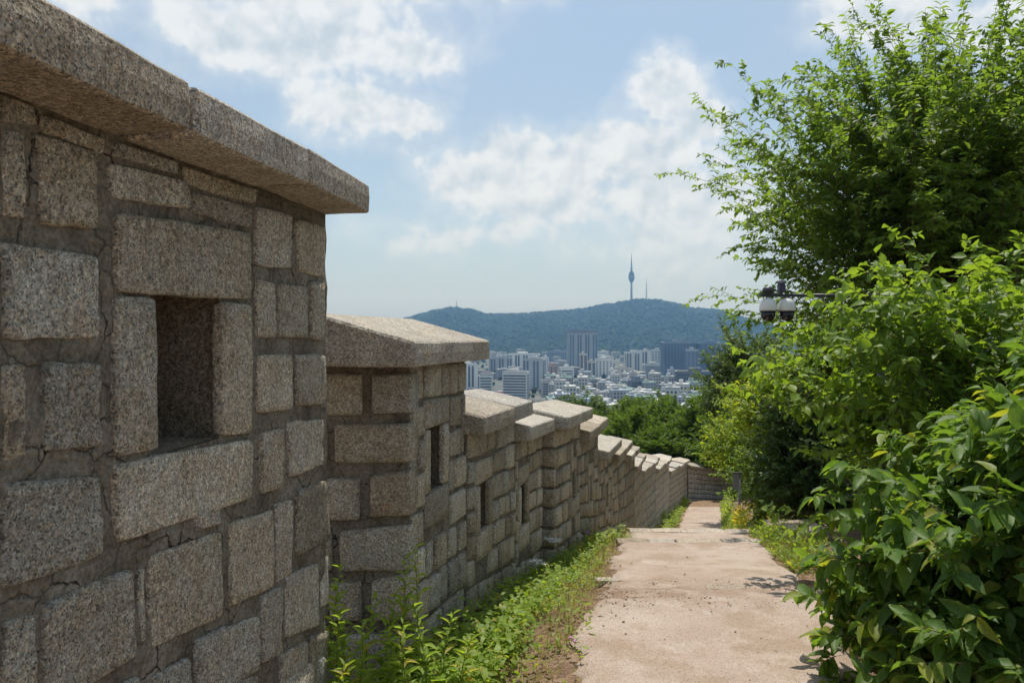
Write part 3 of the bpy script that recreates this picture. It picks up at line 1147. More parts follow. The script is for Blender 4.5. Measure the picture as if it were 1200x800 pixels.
for (px, py, w, d, rz, lab) in ((850, 690, .34, .13, -.12, 'thin pale stone sliver set in the middle of the path'),
                                (713, 681, .22, .10, .1, 'pale stone chip at the left edge of the path by the dirt'),
                                (958, 695, .22, .16, .2, 'grey stone flake at the right edge of the path under the bush')):
    x, y = on_path(px, py)
    tag(slab('stone_slab', x, y, w, d, .08, rz, float(prof(y)) + .022, M_SLAB, px, None), lab, 'stone', 'flat stones bedded in the path')
tag(slab('stone_slab', 4.1, 9.7, .5, .35, .3, .1, float(ground_z(4.1, 9.7)) + .12, M_SLAB, 4.0), 'pale flat stone block beside the path behind the big leafy bush', 'stone', 'flat stones bedded in the path')
tag(slab('stone_slab', 4.15, 10.35, .7, .4, .3, .0, float(ground_z(4.15, 10.35)) + .13, M_SLAB, 9.0), 'narrow pale stone edge just behind the flat block by the path', 'stone', 'flat stones bedded in the path')


def rock(name, loc, r, seed, mat, parent=None):
    v, f = ico(2)
    verts = []
    for p in v:
        q = Vector(p)
        k = 1 + .35 * mnoise.noise(q * 1.4 + Vector((seed, 0, 0))) + .12 * mnoise.noise(q * 4 + Vector((0, seed, 0)))
        verts.append((q.x * r[0] * k, q.y * r[1] * k, q.z * r[2] * k))
    o = link(name, make_mesh(name, verts, f, mat, False), parent)
    o.location = loc
    return o


def ico(sub):
    import bmesh
    bm = bmesh.new()
    bmesh.ops.create_icosphere(bm, subdivisions=sub, radius=1.0)
    v = [tuple(x.co) for x in bm.verts]
    f = [tuple(x.index for x in fc.verts) for fc in bm.faces]
    bm.free()
    return v, f


tag(rock('pale_rock', (-.22, 4.75, float(ground_z(-.22, 4.75)) + .10), (.07, .06, .10), 3, M_ROCK), 'pale fist-sized rock among the weeds at the wall foot', 'rock')

# crumbs of gravel and clods where the paving has worn through
rg = np.random.default_rng(12)
v1, f1 = ico(1)
v1, f1 = np.array(v1), np.array(f1)
N = 1300
kind = rg.random(N)
yy = np.where(kind < .5, rg.normal(5.75, .35, N), rg.uniform(3.2, 11, N))
uu = np.where(kind < .5, rg.beta(1.0, 2.2, N) * 1.5 - .12, rg.normal(-.03, .06, N))
uu = np.where(kind > .8, rg.random(N), uu)
xx = x_left(yy) + uu * 1.85
zz = prof(yy) + .008
zz = np.where(uu < 0, ground_z(xx, yy) + .0, zz)
rr = rg.gamma(1.6, .0022, N) + .0015
rr = np.minimum(rr, .014)
V = (v1[None] * (1 + .25 * rg.standard_normal((N, len(v1), 1)) * .6) * rr[:, None, None] * np.array([1, 1, .6])) + np.stack([xx, yy, zz], 1)[:, None]
FF = f1[None] + (np.arange(N) * len(v1))[:, None, None]
gr = link('gravel', make_mesh('gravel', V.reshape(-1, 3), FF.reshape(-1, 3), plain('clod', (.30, .225, .16), .95, .1, 40, .6), False))
tag(gr, 'loose brown clods and grit scattered over the worn path', 'gravel', kind='stuff')


# ------------------------------------------------------------------ foliage toolkit
def norm(a):
    return a / np.maximum(np.linalg.norm(a, axis=-1, keepdims=True), 1e-9)


def leaf_tpl(kind):
    """(verts, faces): x along the leaf 0..1, y across, z up"""
    if kind == 'diamond':
        v = [(0, 0, 0), (.42, .5, .10), (1, 0, -.06), (.42, -.5, .10)]
        f = [(0, 2, 1), (0, 3, 2)]
    elif kind == 'kite':
        v = [(0, 0, 0), (.28, .46, .07), (.62, .36, .06), (1, 0, -.14), (.62, -.36, .06), (.28, -.46, .07), (.5, 0, 0)]
        f = [(0, 6, 1), (1, 6, 2), (2, 6, 3), (3, 6, 4), (4, 6, 5), (5, 6, 0)]
    elif kind == 'blade':
        v = [(0, .5, 0), (0, -.5, 0), (.5, .36, .12), (.5, -.36, .12), (1, 0, -.1)]
        f = [(0, 1, 2), (1, 3, 2), (2, 3, 4)]
    elif kind == 'lance':
        v = [(0, 0, 0), (.35, .5, .06), (.35, -.5, .06), (.7, .34, .0), (.7, -.34, .0), (1, 0, -.12)]
        f = [(0, 2, 1), (1, 2, 3), (2, 4, 3), (3, 4, 5)]
    elif kind.startswith('broad'):
        curl = {'broad0': .22, 'broad1': .38, 'broad2': .08, 'broad3': .5}[kind]
        xs = [0.0, .10, .3, .52, .74, .9, 1.0]
        hw = [.0, .20, .44, .5, .36, .14, .0]
        if kind == 'broad1':
            hw = [.0, .28, .5, .46, .30, .11, .0]
        v, f = [], []
        for i, (x, h) in enumerate(zip(xs, hw)):
            z = -curl * x * x
            wav = .03 * math.sin(i * 2.3)
            v += [(x, h, z + h * .26 + wav), (x, 0, z), (x, -h, z + h * .26 - wav)]
        for i in range(len(xs) - 1):
            b = i * 3
            f += [(b, b + 1, b + 4), (b, b + 4, b + 3), (b + 1, b + 2, b + 5), (b + 1, b + 5, b + 4)]
    return np.array(v, float), np.array(f, int)


def basis(d, up):
    x = norm(d)
    y = norm(np.cross(up, x))
    z = np.cross(x, y)
    return x, y, z


def leaf_mesh(name, pos, d, up, length, width, tpl, mat, smooth=False):
    v, f = leaf_tpl(tpl)
    x, y, z = basis(d, up)
    L, Wd = length[:, None, None], width[:, None, None]
    V = pos[:, None] + x[:, None] * v[None, :, 0:1] * L + y[:, None] * v[None, :, 1:2] * Wd + z[:, None] * v[None, :, 2:3] * L
    FF = f[None] + (np.arange(len(pos)) * len(v))[:, None, None]
    return make_mesh(name, V.reshape(-1, 3), FF.reshape(-1, 3), mat, smooth)


def tubes_mesh(name, pts, rad, seg, mat):
    """pts (n, k, 3) polylines, rad (n, k)"""
    n, k, _ = pts.shape
    tan = norm(np.gradient(pts, axis=1))
    ref = np.where(np.abs(tan[..., 2:3]) > .9, np.array([1.0, 0, 0]), np.array([0, 0, 1.0]))
    a = norm(np.cross(tan, ref))
    b = np.cross(tan, a)
    th = 2 * np.pi * np.arange(seg) / seg
    V = pts[:, :, None] + rad[:, :, None, None] * (a[:, :, None] * np.cos(th)[None, None, :, None] + b[:, :, None] * np.sin(th)[None, None, :, None])
    idx = np.arange(n * k * seg).reshape(n, k, seg)
    q = np.stack([idx[:, :-1, :], np.roll(idx[:, :-1, :], -1, 2), np.roll(idx[:, 1:, :], -1, 2), idx[:, 1:, :]], -1)
    return make_mesh(name, V.reshape(-1, 3), q.reshape(-1, 4), mat, True)


def plant_arrays(seed, root, fork, center, radii, nb, nt, nl, twig, leaf, lw, zmin=-.5, shell=(.6, 1.0), lump=.25, arch=.18, up=.2, droop=.25,
                 t_from=.45, flat=False, keep=None, spread=.8, side=.8):
    rng = np.random.default_rng(seed)
    root, fork, center, radii = [np.array(a, float) for a in (root, fork, center, radii)]
    d = norm(rng.standard_normal((nb * 4, 3)))
    d = d[d[:, 2] > zmin][:nb]
    nb = len(d)
    lob = np.array([1 + lump * 1.6 * mnoise.noise(Vector((q[0] * 2.3 + seed, q[1] * 2.3, q[2] * 2.3))) for q in d])
    rr = shell[0] + (shell[1] - shell[0]) * rng.random(nb) ** .6
    tips = center + radii * d * (rr * lob)[:, None]
    if keep is not None:
        k = keep(tips)
        tips, d = tips[k], d[k]
        nb = len(tips)
    H = max(center[2] + radii[2] - root[2], .1)
    a = np.clip(.15 + .75 * (tips[:, 2] - root[2]) / H + .15 * rng.standard_normal(nb), .12, 1.0)
    p0 = root + (fork - root) * a[:, None]
    ln = np.linalg.norm(tips - p0, axis=1, keepdims=True)
    p1 = (p0 + tips) / 2 + np.array([0, 0, 1.0]) * arch * ln + rng.standard_normal((nb, 3)) * .08 * ln

    def curve(t):
        t = t[..., None]
        return (1 - t) ** 2 * p0[:, None] + 2 * t * (1 - t) * p1[:, None] + t * t * tips[:, None]

    def dcurve(t):
        t = t[..., None]
        return norm(2 * (1 - t) * (p1 - p0)[:, None] + 2 * t * (tips - p1)[:, None])
    tt = t_from + (1 - t_from) * (np.arange(nt)[None] + rng.random((nb, nt))) / nt
    bp, bt = curve(tt), dcurve(tt)
    upv = np.array([0, 0, 1.0])
    rnd = rng.standard_normal((nb, nt, 3))
    if flat:
        rnd[..., 2] *= .25
    td = norm(bt * .7 + d[:, None] * .35 + rnd * spread * .6 + upv * up)
    tl = twig * (.55 + .7 * rng.random((nb, nt))) * (1.15 - .45 * tt)
    f = (np.arange(nl)[None, None] + .5 + .5 * (rng.random((nb, nt, nl)) - .5)) / nl
    lp = bp[:, :, None] + td[:, :, None] * (tl[:, :, None] * f)[..., None] - upv * (droop * .35 * tl[:, :, None] * f * f)[..., None]
    sgn = np.where(np.arange(nl) % 2 == 0, 1.0, -1.0)
    sd = norm(np.cross(td, upv + .3 * rng.standard_normal((nb, nt, 3))))
    ld = norm(td[:, :, None] * .55 + sd[:, :, None] * (sgn * side)[None, None, :, None] - upv * droop + .35 * rng.standard_normal((nb, nt, nl, 3)))
    lup = norm(upv + .45 * rng.standard_normal((nb, nt, nl, 3)) + .25 * d[:, None, None])
    n = nb * nt * nl
    L = leaf * (.5 + .8 * rng.random(n))
    out = dict(pos=lp.reshape(n, 3), dir=ld.reshape(n, 3), up=lup.reshape(n, 3), len=L, wid=L * lw * (.85 + .3 * rng.random(n)),
               br=(p0, p1, tips), curve=curve, twig0=bp.reshape(-1, 3), twig1=(bp + td * tl[..., None] - upv * (droop * .35 * tl)[..., None]).reshape(-1, 3))
    return out


def wood(parent, A, root, fork, r_root, r_br, r_tw, name='trunk', mat=None, twigs=True):
    mat = mat or M_BARK
    root, fork = np.array(root, float), np.array(fork, float)
    if r_root > 0:
        k = 9
        t = np.linspace(-.05, 1, k)
        pts = root + (fork - root) * t[:, None]
        pts[:, 0] += .12 * r_root * 8 * np.sin(t * 5 + root[0]) * .4
        pts[:, 1] += .12 * r_root * 8 * np.cos(t * 4 + root[1]) * .4
        rad = r_root * (1 - .55 * np.clip(t, 0, 1)) * (1 + .5 * np.clip(.08 - t, 0, 1) * 6)
        link(name, tubes_mesh(name, pts[None], rad[None], 9, mat), parent)
    t = np.linspace(0, 1, 7)
    c = A['curve'](np.repeat(t[None], len(A['br'][0]), 0))
    rad = r_br * (1.08 - t)[None] * np.ones((len(c), 1))
    link('branches', tubes_mesh('branches', c, rad, 5, mat), parent)['kind'] = 'stuff'
    if twigs:
        tw = np.stack([A['twig0'], (A['twig0'] + A['twig1']) / 2, A['twig1']], 1)
        link('twigs', tubes_mesh('twigs', tw, np.array([[r_tw, r_tw * .8, r_tw * .4]]) * np.ones((len(tw), 1)), 3, M_TWIG), parent)['kind'] = 'stuff'


def tree(name, label, cat, root, fork, center, radii, seed, mat, nb, nt, nl, twig, leaf, lw, tpl='diamond', group=None, r_root=.09, r_br=.02, r_tw=.004, n_leaf_obj=0, **kw):
    t = empty(name, root)
    tag(t, label, cat, group)
    A = plant_arrays(seed, root, fork, center, radii, nb, nt, nl, twig, leaf, lw, **kw)
    r0 = np.array(root, float)
    for key in ('pos', 'twig0', 'twig1'):
        A[key] = A[key] - r0
    cv = A['curve']
    A['curve'] = lambda q: cv(q) - r0
    wood(t, A, r0 * 0, np.array(fork) - r0, r_root, r_br, r_tw)
    pos = A['pos']
    sel = np.zeros(len(pos), bool)
    if n_leaf_obj:
        w = pos + r0
        px = 600 + 820 * w[:, 0] / np.maximum(w[:, 1], .1)
        py = HOR - 820 * w[:, 2] / np.maximum(w[:, 1], .1)
        inside = (px > 5) & (px < 1195) & (py > 5) & (py < 795) & (w[:, 1] > .8)
        # nearest leaf of each little patch of view is the one that shows
        cell = {}
        size = np.where(inside, A['len'] / np.maximum(w[:, 1], .1), 0)
        cs = 12 if name == 'broad_leaf_bush' else 14
        for i in np.nonzero(inside)[0]:
            key = (int(px[i] // cs), int(py[i] // cs))
            if key not in cell or w[i, 1] < w[cell[key], 1]:
                cell[key] = i
        idx = sorted(cell.values(), key=lambda i: -size[i])[:n_leaf_obj]
        sel[idx] = True
        kinds = ['broad0', 'broad1', 'broad2', 'broad3']
        tm = []
        for kd in kinds:
            v, f = leaf_tpl(kd)
            tm.append(make_mesh('leaf', v, f, mat, True))
        x, y, z = basis(A['dir'], A['up'])
        for k, i in enumerate(idx):
            o = bpy.data.objects.new('leaf', tm[k % 4])
            col.objects.link(o)
            o.parent = t
            L, Wd = A['len'][i], A['wid'][i]
            M = Matrix(((x[i, 0] * L, y[i, 0] * Wd, z[i, 0] * L, pos[i, 0]), (x[i, 1] * L, y[i, 1] * Wd, z[i, 1] * L, pos[i, 1]),
                        (x[i, 2] * L, y[i, 2] * Wd, z[i, 2] * L, pos[i, 2]), (0, 0, 0, 1)))
            o.matrix_basis = M
    k = ~sel
    if tpl == 'broad':
        vs = ('broad0', 'broad1', 'broad2', 'broad3')
        part = np.arange(len(pos)) % 4
        V, FF, b = [], [], 0
        for i, kd in enumerate(vs):
            m = k & (part == i)
            me = leaf_mesh('tmp', pos[m], A['dir'][m], A['up'][m], A['len'][m], A['wid'][m], kd, None)
            nvt = len(me.vertices)
            a = np.empty(nvt * 3, np.float32)
            me.vertices.foreach_get('co', a)
            V.append(a.reshape(-1, 3))
            li = np.empty(len(me.loops), np.int32)
            me.loops.foreach_get('vertex_index', li)
            FF.append(li.reshape(-1, 3) + b)
            b += nvt
            bpy.data.meshes.remove(me)
        cr = link('foliage', make_mesh('foliage', np.concatenate(V), np.concatenate(FF), mat, True), t)
        cr['kind'] = 'stuff'
    else:
        cr = link('crown', leaf_mesh('crown', pos[k], A['dir'][k], A['up'][k], A['len'][k], A['wid'][k], tpl, mat), t)
        if cat != 'tree':
            cr.name = 'foliage'
        cr['kind'] = 'stuff'
    return t


def gz(x, y):
    return float(ground_z(x, y))


# ------------------------------------------------------------------ plants on the right
tree('broad_leaf_bush', 'large glossy bush with big pointed leaves in the lower right corner', 'bush', (3.05, 3.55, gz(3.05, 3.55)), (3.1, 3.55, -1.2), (3.17, 3.55, -1.58), (1.5, 1.35, 1.5),
     21, M_LEAF_BIG, 420, 7, 9, .24, .125, .44, tpl='broad', zmin=-.9, shell=(.62, 1.0), lump=.14, arch=.10, up=.10, droop=.3, t_from=.5, r_root=.04, r_br=.008, r_tw=.0032, n_leaf_obj=300, side=.75)
tree('heart_leaf_shrub', 'bright green shrub with toothed heart-shaped leaves behind the glossy bush', 'bush', (4.6, 6.3, gz(4.6, 6.3)), (4.65, 6.3, -.9), (4.6, 6.3, -.8), (2.25, 1.3, 1.75),
     22, M_LEAF_MUL, 300, 8, 7, .34, .105, .62, tpl='broad', zmin=-.6, shell=(.6, 1.03), lump=.3, arch=.2, up=.45, droop=.3, t_from=.4, r_root=.05, r_br=.009, r_tw=.0032, n_leaf_obj=300)
tree('elm_tree', 'tall feathery tree leaning over the path at the upper right', 'tree', (7.5, 12.5, gz(7.5, 12.5)), (7.6, 12.5, 2.5), (7.65, 12.3, 2.68), (4.4, 3.3, 3.35),
     23, M_LEAF_TREE, 600, 11, 14, 0.62, .122, .5, tpl='kite', zmin=-.7, shell=(.3, 1.0), lump=.30, arch=.14, up=.05, droop=.3, t_from=.4, r_root=.16, r_br=.014, r_tw=.004, side=.85)
tree('dark_hedge_shrub', 'dark dense shrub reaching down to the path edge on the right', 'bush', (5.35, 12.4, gz(5.35, 12.4)), (5.35, 12.4, -2.0), (5.35, 12.5, -2.25), (1.1, 1.1, 1.35),
     24, M_LEAF_HEDGE, 420, 8, 9, .26, .085, .5, tpl='kite', zmin=-.85, shell=(.5, 1.0), lump=.2, up=.05, droop=.35, t_from=.4, r_root=.06, r_br=.01)
tree('dark_hedge_shrub', 'mid-green shrub between the dark shrub and the glossy bush', 'bush', (5.9, 9.6, gz(5.9, 9.6)), (5.9, 9.6, -1.7), (5.8, 9.6, -1.75), (1.55, 1.2, 1.45),
     25, M_LEAF_HEDGE, 420, 8, 9, .28, .085, .5, tpl='kite', zmin=-.8, shell=(.5, 1.0), lump=.25, up=.1, droop=.3, t_from=.4, r_root=.06, r_br=.01)
tree('lime_green_shrub', 'yellow-green shrub catching the sun below the twin dome units', 'bush', (6.3, 15.8, gz(6.3, 15.8)), (6.3, 15.8, -2.1), (6.15, 15.8, -1.75), (1.35, 1.2, 1.05),
     26, M_LEAF_LIME, 330, 8, 8, .3, .10, .55, tpl='kite', zmin=-.5, shell=(.5, 1.03), lump=.35, up=.35, droop=.3, t_from=.4, r_root=.06, r_br=.012)
tree('mid_green_shrub', 'leafy green shrub behind the signboard on the right of the path', 'bush', (7.7, 19.0, gz(7.7, 19.0)), (7.7, 19, -3.6), (7.55, 19, -3.7), (1.75, 1.6, 2.2),
     27, M_LEAF_TREE, 420, 8, 8, .36, .11, .52, tpl='kite', zmin=-.85, shell=(.5, 1.0), lump=.3, up=.1, droop=.3, t_from=.4, r_root=.08, r_br=.015)
tree('lime_green_shrub', 'smaller yellow-green shrub low in front of the pines', 'bush', (8.3, 23.0, gz(8.3, 23.0)), (8.3, 23, -4.2), (8.0, 23, -3.7), (1.7, 1.5, 1.4),
     28, M_LEAF_LIME, 260, 8, 8, .36, .12, .55, tpl='kite', zmin=-.6, shell=(.5, 1.0), lump=.35, up=.2, droop=.3, t_from=.4, r_root=.08, r_br=.015)
tree('round_dark_tree', 'dark broadleaf tree whose crown stands before the blue hill', 'tree', (10.6, 30.0, gz(10.6, 30)), (10.4, 30, -2.5), (10.3, 30, -2.7), (2.3, 2.2, 2.9),
     29, M_LEAF_DARK, 420, 9, 9, .55, .17, .55, tpl='diamond', zmin=-.8, shell=(.45, 1.03), lump=.35, up=.05, droop=.3, t_from=.35, r_root=.2, r_br=.03)
tree('round_dark_tree', 'leafy dark green tree filling the gap under the twin dome units', 'tree', (8.4, 16.5, gz(8.4, 16.5)), (8.4, 16.5, -1.2), (8.0, 16.5, -.9), (2.1, 1.8, 1.6),
     30, M_LEAF_TREE, 420, 8, 9, .4, .11, .5, tpl='diamond', zmin=-.8, shell=(.4, 1.0), lump=.3, up=.05, droop=.3, t_from=.35, r_root=.12, r_br=.02)

# pines and round trees beyond the wall
pines = [(748, 520, 46, 3.0, 'pine_tree', 'pine just beyond the wall, left of the middle pines'), (776, 505, 52, 3.6, 'pine_tree', 'dark pine whose top touches the city roofs'),
         (806, 512, 50, 3.4, 'pine_tree', 'layered green pine in the middle of the pine group'), (838, 505, 45, 3.2, 'pine_tree', 'tall pine rightmost of the group beyond the wall'),
         (716, 528, 62, 3.6, 'pine_tree', 'pine low behind the cap stones, leftmost of the pines'), (822, 545, 47, 2.6, 'pine_tree', 'low bright pine right behind the dark turning wall'),
         (776, 540, 44, 2.4, 'pine_tree', 'low pine right behind the small far cap stones'), (862, 530, 42, 2.6, 'pine_tree', 'pine half hidden behind the signboard')]
for k, (px, py, y, r, nm, lab) in enumerate(pines):
    x, z = (px - 600) / 820.0 * y, (HOR - py) / 820.0 * y
    g = gz(x, y)
    tree(nm, lab, 'tree', (x, y, g), (x, y, z + .6), (x, y, z), (r * .95, r * .8, r * .72), 40 + k, M_NEEDLE, 130, 6, 26, 1.0, .34, .22, tpl='diamond',
         group='pines beyond the wall', zmin=-.75, shell=(.4, 1.03), lump=.35, arch=.05, up=.02, droop=-.25, flat=True, t_from=.5, r_root=.2, r_br=.035, r_tw=.01, side=.9)
for k, (px, py, y, r, lab) in enumerate(((684, 492, 66, 2.9, 'round dark tree peeping over the capstones before the low roofs'), (718, 500, 74, 2.4, 'small dark tree beside the round tree over the capstones'),
                                         (750, 486, 82, 2.4, 'spiky dark tree standing before the low white roofs'))):
    x, z = (px - 600) / 820.0 * y, (HOR - py) / 820.0 * y
    tree('far_round_tree', lab, 'tree', (x, y, gz(x, y)), (x, y, z), (x, y, z), (r, r, r * .85), 60 + k, M_LEAF_DARK, 260, 8, 10, .7, .3, .5,
         group='dark trees below the wall', zmin=-.8, shell=(.4, 1.0), lump=.35, up=.05, droop=.2, t_from=.35, r_root=.2, r_br=.04, r_tw=.01)

# ------------------------------------------------------------------ weeds at the wall foot
rg = np.random.default_rng(31)


def strip_leaves(n, ylo, yhi, u0, u1, hmax, leaf, seed, ypow=1.0, lw=.42):
    """clumped ground cover between wall foot (u=0) and path edge (u=1)"""
    r = np.random.default_rng(seed)
    nc = max(3, n // 26)
    cy = ylo + (yhi - ylo) * r.random(nc) ** ypow
    cu = u0 + (u1 - u0) * r.random(nc)
    ch = hmax * (.35 + .65 * r.random(nc)) * np.interp(cu, [u0, u1], [1.0, .55])
    i = r.integers(0, nc, n)
    y = cy[i] + r.normal(0, .085, n)
    xw, xl = x_wall(y) + .06, x_left(y)
    x = xw + (xl - xw) * cu[i] + r.normal(0, .075, n)
    x = np.maximum(x, xw)
    h = ch[i] * r.random(n) ** .8
    z = ground_z(x, y) + h
    a = r.random(n) * 2 * np.pi
    d = norm(np.stack([np.cos(a), np.sin(a), r.normal(.05, .35, n)], 1))
    up = norm(np.stack([r.normal(0, .4, n), r.normal(0, .4, n), np.ones(n)], 1))
    L = leaf * (.5 + .8 * r.random(n))
    return np.stack([x, y, z], 1), d, up, L, L * lw


parts = [strip_leaves(9000, 3.3, 9.5, .02, .52, .34, .062, 1, 1.15), strip_leaves(1500, 3.2, 10.5, .5, .95, .10, .05, 2), strip_leaves(4200, 9.5, 17, .0, .75, .36, .075, 3),
         strip_leaves(3000, 22, 39, .0, .8, .5, .12, 4), strip_leaves(3600, 3.2, 5.0, .0, .55, .42, .07, 5)]
pos, d, up, L, Wd = [np.concatenate([p[i] for p in parts]) for i in range(5)]
cover = link('ground_cover', leaf_mesh('ground_cover', pos, d, up, L, Wd, 'lance', M_LEAF_WEED))
tag(cover, 'low leafy weeds crowding the foot of the stone wall', 'weeds', kind='stuff')

# verge on the right of the path
n = 5200
r = np.random.default_rng(8)
y = 7.0 + 31 * r.random(n) ** 1.5
x = x_right(y) + np.abs(r.normal(.0, .32, n)) + .02 - .06 * r.random(n)
h = r.random(n) * np.interp(y, [7, 12, 20, 38], [.12, .35, .7, .8]) * np.clip((x - x_right(y)) / .3, .15, 1)
a = r.random(n) * 2 * np.pi
d = norm(np.stack([np.cos(a), np.sin(a), r.normal(.5, .5, n)], 1))
up = norm(np.stack([r.normal(0, .5, n), r.normal(0, .5, n), np.ones(n)], 1))
L = np.interp(y, [7, 38], [.09, .17]) * (.6 + .7 * r.random(n))
verge = link('verge_weeds', leaf_mesh('verge_weeds', np.stack([x, y, ground_z(x, y) + h], 1), d, up, L, L * .3, 'lance', M_LEAF_WEED))
tag(verge, 'green weeds along the right edge of the path', 'weeds', kind='stuff')
# dry grass tufts
n = 2600
r = np.random.default_rng(18)
y = np.concatenate([r.normal(8.2, .8, n // 2), 3.2 + 8 * r.random(n - n // 2)])
x = np.concatenate([x_right(y[:n // 2]) + np.abs(r.normal(0, .3, n // 2)), x_left(y[n // 2:]) - .05 - np.abs(r.normal(0, .22, n - n // 2))])
x = np.maximum(x, x_wall(y) + .1)
a = r.random(n) * 2 * np.pi
d = norm(np.stack([np.cos(a) * .7, np.sin(a) * .7, .5 + .8 * r.random(n)], 1))
up = norm(np.stack([np.cos(a), np.sin(a), np.full(n, .6)], 1))
L = .05 + .08 * r.random(n)
dry = link('dry_grass', leaf_mesh('dry_grass', np.stack([x, y, ground_z(x, y)], 1), d, up, L, L * .09, 'blade', M_DRY))
tag(dry, 'short straw-coloured grass at both edges of the path', 'grass', kind='stuff')
# yellow flowering clump by the signboard
n = 1100
r = np.random.default_rng(28)
y = r.uniform(14.8, 18.5, n)
x = x_right(y) + .06 + np.abs(r.normal(.0, .16, n))
z = ground_z(x, y) + r.random(n) ** .7 * 1.2
a = r.random(n) * 2 * np.pi
d = norm(np.stack([np.cos(a), np.sin(a), r.normal(.4, .4, n)], 1))
up = norm(np.stack([r.normal(0, .5, n), r.normal(0, .5, n), np.ones(n)], 1))
t = empty('yellow_flower_clump', (float(x_right(16.6)) + .2, 16.6, gz(float(x_right(16.6)) + .2, 16.6)))
tag(t, 'yellow flowering clump beside the path in front of the signboard', 'flowers')
o0 = np.array(t.location)
L = .07 + .06 * r.random(n)
w = r.random(n) < .4
link('blossoms', leaf_mesh('blossoms', np.stack([x, y, z], 1)[w] - o0, d[w], up[w], L[w] * .8, L[w] * .6, 'kite', M_YELLOW), t)['kind'] = 'stuff'
link('foliage', leaf_mesh('foliage', np.stack([x, y, z - .1], 1)[~w] - o0, d[~w], up[~w], L[~w] * 1.3, L[~w] * .4, 'lance', M_LEAF_LIME), t)['kind'] = 'stuff'


def weed(x, y, h, seed, label, nleaf=22, flower=None, leaf=.085, name='tall_weed', group='tall weeds at the wall foot', lean=(0, 0), bush=True):
    r = np.random.default_rng(seed)
    t = empty(name, (x, y, gz(x, y)))
    tag(t, label, 'weed', group)
    k = 7
    s = np.linspace(0, 1, k)
    ln = np.array([lean[0], lean[1], 0]) + np.append(r.normal(0, .05, 2), 0)
    pts = np.stack([ln[0] * s ** 2 + .012 * np.sin(s * 6 + seed), ln[1] * s ** 2, s * h], 1)
    link('stem', tubes_mesh('stem', pts[None], (.0045 * (1.15 - s))[None], 5, M_STEM), t)
    f = .12 + .88 * (np.arange(nleaf) + .5) / nleaf
    P_ = np.stack([np.interp(f, s, pts[:, i]) for i in range(3)], 1)
    a = np.arange(nleaf) * 2.4 + r.random() * 6
    d = norm(np.stack([np.cos(a), np.sin(a), .35 + .4 * f + .2 * r.standard_normal(nleaf)], 1))
    up = norm(np.stack([-np.cos(a) * .4, -np.sin(a) * .4, np.ones(nleaf)], 1))
    L = leaf * (1.15 - .7 * f) * (.7 + .6 * r.random(nleaf))
    me = [leaf_mesh('leaf', np.zeros((1, 3)), np.array([[1.0, 0, 0]]), np.array([[0, 0, 1.0]]), np.ones(1), np.full(1, .30), 'broad%d' % (k2 % 4), M_LEAF_WEED, True) for k2 in range(3)]
    X, Y, Z = basis(d, up)
    for i in range(nleaf):
        o = bpy.data.objects.new('leaf', me[i % 3])
        col.objects.link(o)
        o.parent = t
        o.matrix_basis = Matrix(((X[i, 0] * L[i], Y[i, 0] * L[i], Z[i, 0] * L[i], P_[i, 0]), (X[i, 1] * L[i], Y[i, 1] * L[i], Z[i, 1] * L[i], P_[i, 1]),
                                 (X[i, 2] * L[i], Y[i, 2] * L[i], Z[i, 2] * L[i], P_[i, 2]), (0, 0, 0, 1)))
    if flower:
        nf, rad, mat = flower
        for q in range(nf):
            a = q * 2.4
            c = pts[-1] + np.array([math.cos(a), math.sin(a), 0]) * .03 * math.sqrt(q) + np.array([0, 0, .02 * r.random()])
            n2 = 12
            th = np.arange(n2) * 2 * np.pi / n2
            dd = np.stack([np.cos(th), np.sin(th) - .35, np.where(np.arange(n2) % 2, .2, .75)], 1)
            fl = link('flower', leaf_mesh('flower', np.repeat(c[None], n2, 0), dd, np.tile([0, 0, 1.0], (n2, 1)), np.full(n2, rad), np.full(n2, rad * .5), 'diamond', mat), t)
            mb = MB().lathe([(rad * .1, 0), (rad * .35, rad * .08), (rad * .3, rad * .2), (rad * .05, rad * .26)], 8, tuple(c))
            mb.build('flower_centre', M_YELLOW, fl, True)
    return t


tw = [(395, 3.62, .60, 'tall weed sprouting against the edge of the nearest parapet'), (412, 3.75, .42, 'leafy weed second from the edge of the nearest parapet'),
      (428, 3.85, .48, 'bushy weed in front of the gable-ended parapet foot'), (452, 4.0, .50, 'weed rising before the lowest stones of the gable end'),
      (468, 3.95, .62, 'slender weed with red-tipped top before the gable end'), (487, 4.0, .66, 'tallest thin weed right of the gable end corner'),
      (378, 3.5, .50, 'weed hugging the base of the nearest parapet'), (405, 3.45, .34, 'low leafy weed at the bottom edge by the nearest parapet'),
      (440, 3.6, .30, 'low weed at the bottom edge below the gable end'), (372, 3.58, .66, 'stalky weed growing from the joint beside the nearest parapet'),
      (420, 3.5, .44, 'broad clump weed low before the gable end, left one'), (460, 3.65, .40, 'broad clump weed low before the gable end, right one'), (500, 3.7, .46, 'leaning weed below the first slit'),
      (515, 3.85, .36, 'short weed at the foot below the first slit'), (480, 3.5, .42, 'leafy weed at the bottom edge right of the gable end'), (540, 3.8, .30, 'small weed by the pale rock')]
for k, (px, y, h, lab) in enumerate(tw):
    weed((px - 600) / 820.0 * y + (.05 if px < 400 else 0), y, h * 1.25 + .1, 100 + k, lab, nleaf=40, leaf=.12)
